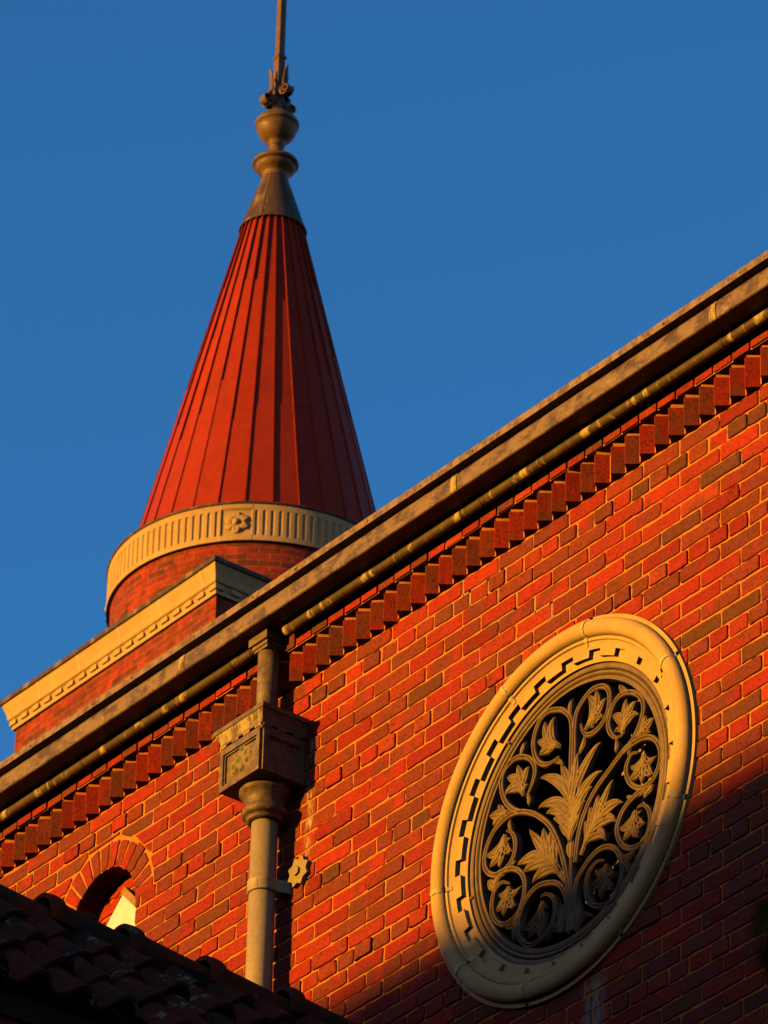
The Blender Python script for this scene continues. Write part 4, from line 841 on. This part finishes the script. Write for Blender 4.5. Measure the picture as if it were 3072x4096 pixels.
for k in range(4):      # four scrolled brackets with horn-shaped leaves
    a = math.pi / 2 * k; n_ = (math.cos(a), math.sin(a)); t_ = (-n_[1], n_[0]); mb = MB()
    up_ = k in (0, 2)
    zc = 24.63 if up_ else 24.54; rc = 0.150 if up_ else 0.140; sp = []
    for i in range(34):
        q = 2 * math.pi * 1.6 * i / 33; rr = 0.070 * (1 - 0.80 * i / 33); sp.append((rc + rr * math.cos(q + R(100)), zc + rr * math.sin(q + R(100))))
    horn = catmull([(0.135, 24.925), (0.120, 24.89), (0.112, 24.82), (0.105, 24.74), (0.128, 24.702)], 5) if up_ else catmull([(0.105, 24.91), (0.095, 24.86), (0.085, 24.77), (0.085, 24.67), (0.115, 24.615)], 5)
    path = horn + sp; m_ = len(path); nn = normals2(path); v = []; f = []
    for i, ((r, z), (nx, nz)) in enumerate(zip(path, nn)):
        hw = 0.040 if i > len(horn) - 3 else 0.008 + 0.034 * i / len(horn)
        for th in (-0.006, 0.006):
            for s_ in (-1, 1):
                rr = r + nx * th; v.append((TX + n_[0] * rr + t_[0] * hw * s_, TY + n_[1] * rr + t_[1] * hw * s_, z + nz * th))
    for i in range(m_ - 1):
        A_ = 4 * i; B_ = A_ + 4; f += [(A_, A_ + 1, B_ + 1, B_), (A_ + 2, B_ + 2, B_ + 3, A_ + 3), (A_, B_, B_ + 2, A_ + 2), (A_ + 1, A_ + 3, B_ + 3, B_ + 1)]
    mb.add(v, f)
    arm = catmull([(0.026, zc + 0.10), (0.055, zc + 0.02), (0.095, zc - 0.015), (0.13, zc + 0.055)], 5); v = []; f = []
    for (r, z) in arm:
        for th in (-0.011, 0.011):
            for s_ in (-1, 1): v.append((TX + n_[0] * (r + th) + t_[0] * 0.030 * s_, TY + n_[1] * (r + th) + t_[1] * 0.030 * s_, z + th))
    for i in range(len(arm) - 1):
        A_ = 4 * i; B_ = A_ + 4; f += [(A_, A_ + 1, B_ + 1, B_), (A_ + 2, B_ + 2, B_ + 3, A_ + 3), (A_, B_, B_ + 2, A_ + 2), (A_ + 1, A_ + 3, B_ + 3, B_ + 1)]
    mb.add(v, f); obj('scroll', mb, 'bronze', fin)

# ================================================================ GROUND, TREE, NEIGHBOUR ACROSS THE ROAD
g = MB(); g.add([(-600, -600, 0), (600, -600, 0), (600, 600, 0), (-600, 600, 0)], [(0, 1, 2, 3)]); props(obj('ground', g, 'earth', absz=True), kind='structure')
nbld = thing('neighbouring_building', 'grey rendered building across the way whose flat roofline shades the foot of the wall', 'building', (-9, -32, 0))
nw = MB(); nw.box(-34, 16, -39, -27.08, -Z0, 2.10); obj('wall', nw, 'render', nbld)
cp_ = MB(); cp_.box(-34.15, 16.15, -39.15, -26.95, 2.10, 2.262); obj('parapet_coping', cp_, 'stone', nbld, bevel=0.01)
for fl_ in range(4):
    for k in range(12):
        x = -31 + k * 4; z = -Z0 + 1.2 + fl_ * 3.7; wn = MB(); wn.box(x, x + 1.2, -27.10, -27.05, z, z + 1.8); wf = obj('window', wn, 'void', nbld)
        sl = MB(); sl.box(x - 0.1, x + 1.3, -27.18, -27.04, z - 0.12, z); obj('sill', sl, 'stone', wf)
tree = thing('garden_tree', 'small tree with soft green leaves hanging into the lower right edge of view', 'tree', (13.25, -9.0, 0))
trk = MB(); trk.tube(catmull([(13.25, -9.0, 0), (13.22, -9.02, 1.2), (13.1, -9.1, 2.4), (12.95, -9.15, 3.6), (12.9, -9.1, 4.6)], 6), [0.09 - 0.0028 * i for i in range(25)], 12); obj('trunk', trk, 'bark', tree, absz=True)
br = MB(); lf = MB(); lr = random.Random(4)
def leafm(mb, c, d, s, nrm):
    d = d.normalized(); sd = d.cross(nrm).normalized(); n2 = sd.cross(d); v = []; f = []
    for i in range(7):
        t = i / 6; hw = 0.30 * math.sin(math.pi * (t ** 0.8)) * s; p = c + d * s * t + n2 * (-0.25 * s * t * t)
        v += [p - sd * hw + n2 * hw * 0.3, p, p + sd * hw + n2 * hw * 0.3]
    for i in range(6): f += [(3 * i, 3 * i + 1, 3 * i + 4, 3 * i + 3), (3 * i + 1, 3 * i + 2, 3 * i + 5, 3 * i + 4)]
    mb.add([tuple(q) for q in v], f, smooth=True)
tips = [(11.68, -9.72, 3.22), (11.70, -9.74, 2.98), (12.1, -9.4, 3.7), (12.5, -8.6, 3.9), (13.4, -8.4, 4.2), (12.6, -8.9, 4.9), (13.7, -9.4, 4.3), (12.5, -9.35, 4.4), (13.0, -8.6, 5.1)]
for k, t in enumerate(tips):
    st = Vector((13.0, -9.12, 3.0 + 0.15 * k)); e = Vector(t); mid = st.lerp(e, 0.5) + Vector((0, 0, 0.12))
    P = catmull([tuple(st), tuple(mid), tuple(e)], 8); br.tube(P, [0.022 - 0.0011 * i for i in range(len(P))], 7)
    if k > 1:
        for i in range(60):
            q = Vector(P[lr.randint(6, len(P) - 1)]) + Vector([lr.gauss(0, 0.10) for _ in range(3)]); leafm(lf, q, Vector([lr.gauss(0, 1), lr.gauss(0, 1), lr.gauss(-0.3, 0.6)]), lr.uniform(0.035, 0.055), Vector((lr.gauss(0, .4), lr.gauss(0, .4), 1)))
cdir = lambda px, py, dist: CP + (cd * 25744.0 + cr * (px - 1536) - cu * (py - 2048)).normalized() * dist
for (px, py, qx, qy, dd, s) in ((3120, 3640, 2935, 3740, 3.2, 0), (3150, 3600, 3000, 3650, 3.25, 0), (3130, 3760, 3035, 3900, 3.2, 0), (3120, 3800, 3030, 3960, 3.3, 0), (3140, 4020, 3060, 4090, 3.2, 0)):
    a = cdir(px, py, dd); b = cdir(qx, qy, dd + 0.03); leafm(lf, a, b - a, (b - a).length, -cd + Vector((0, 0, 0.5)))
obj('branch', br, 'bark', tree, absz=True); obj('crown', lf, 'leaf', tree, absz=True)
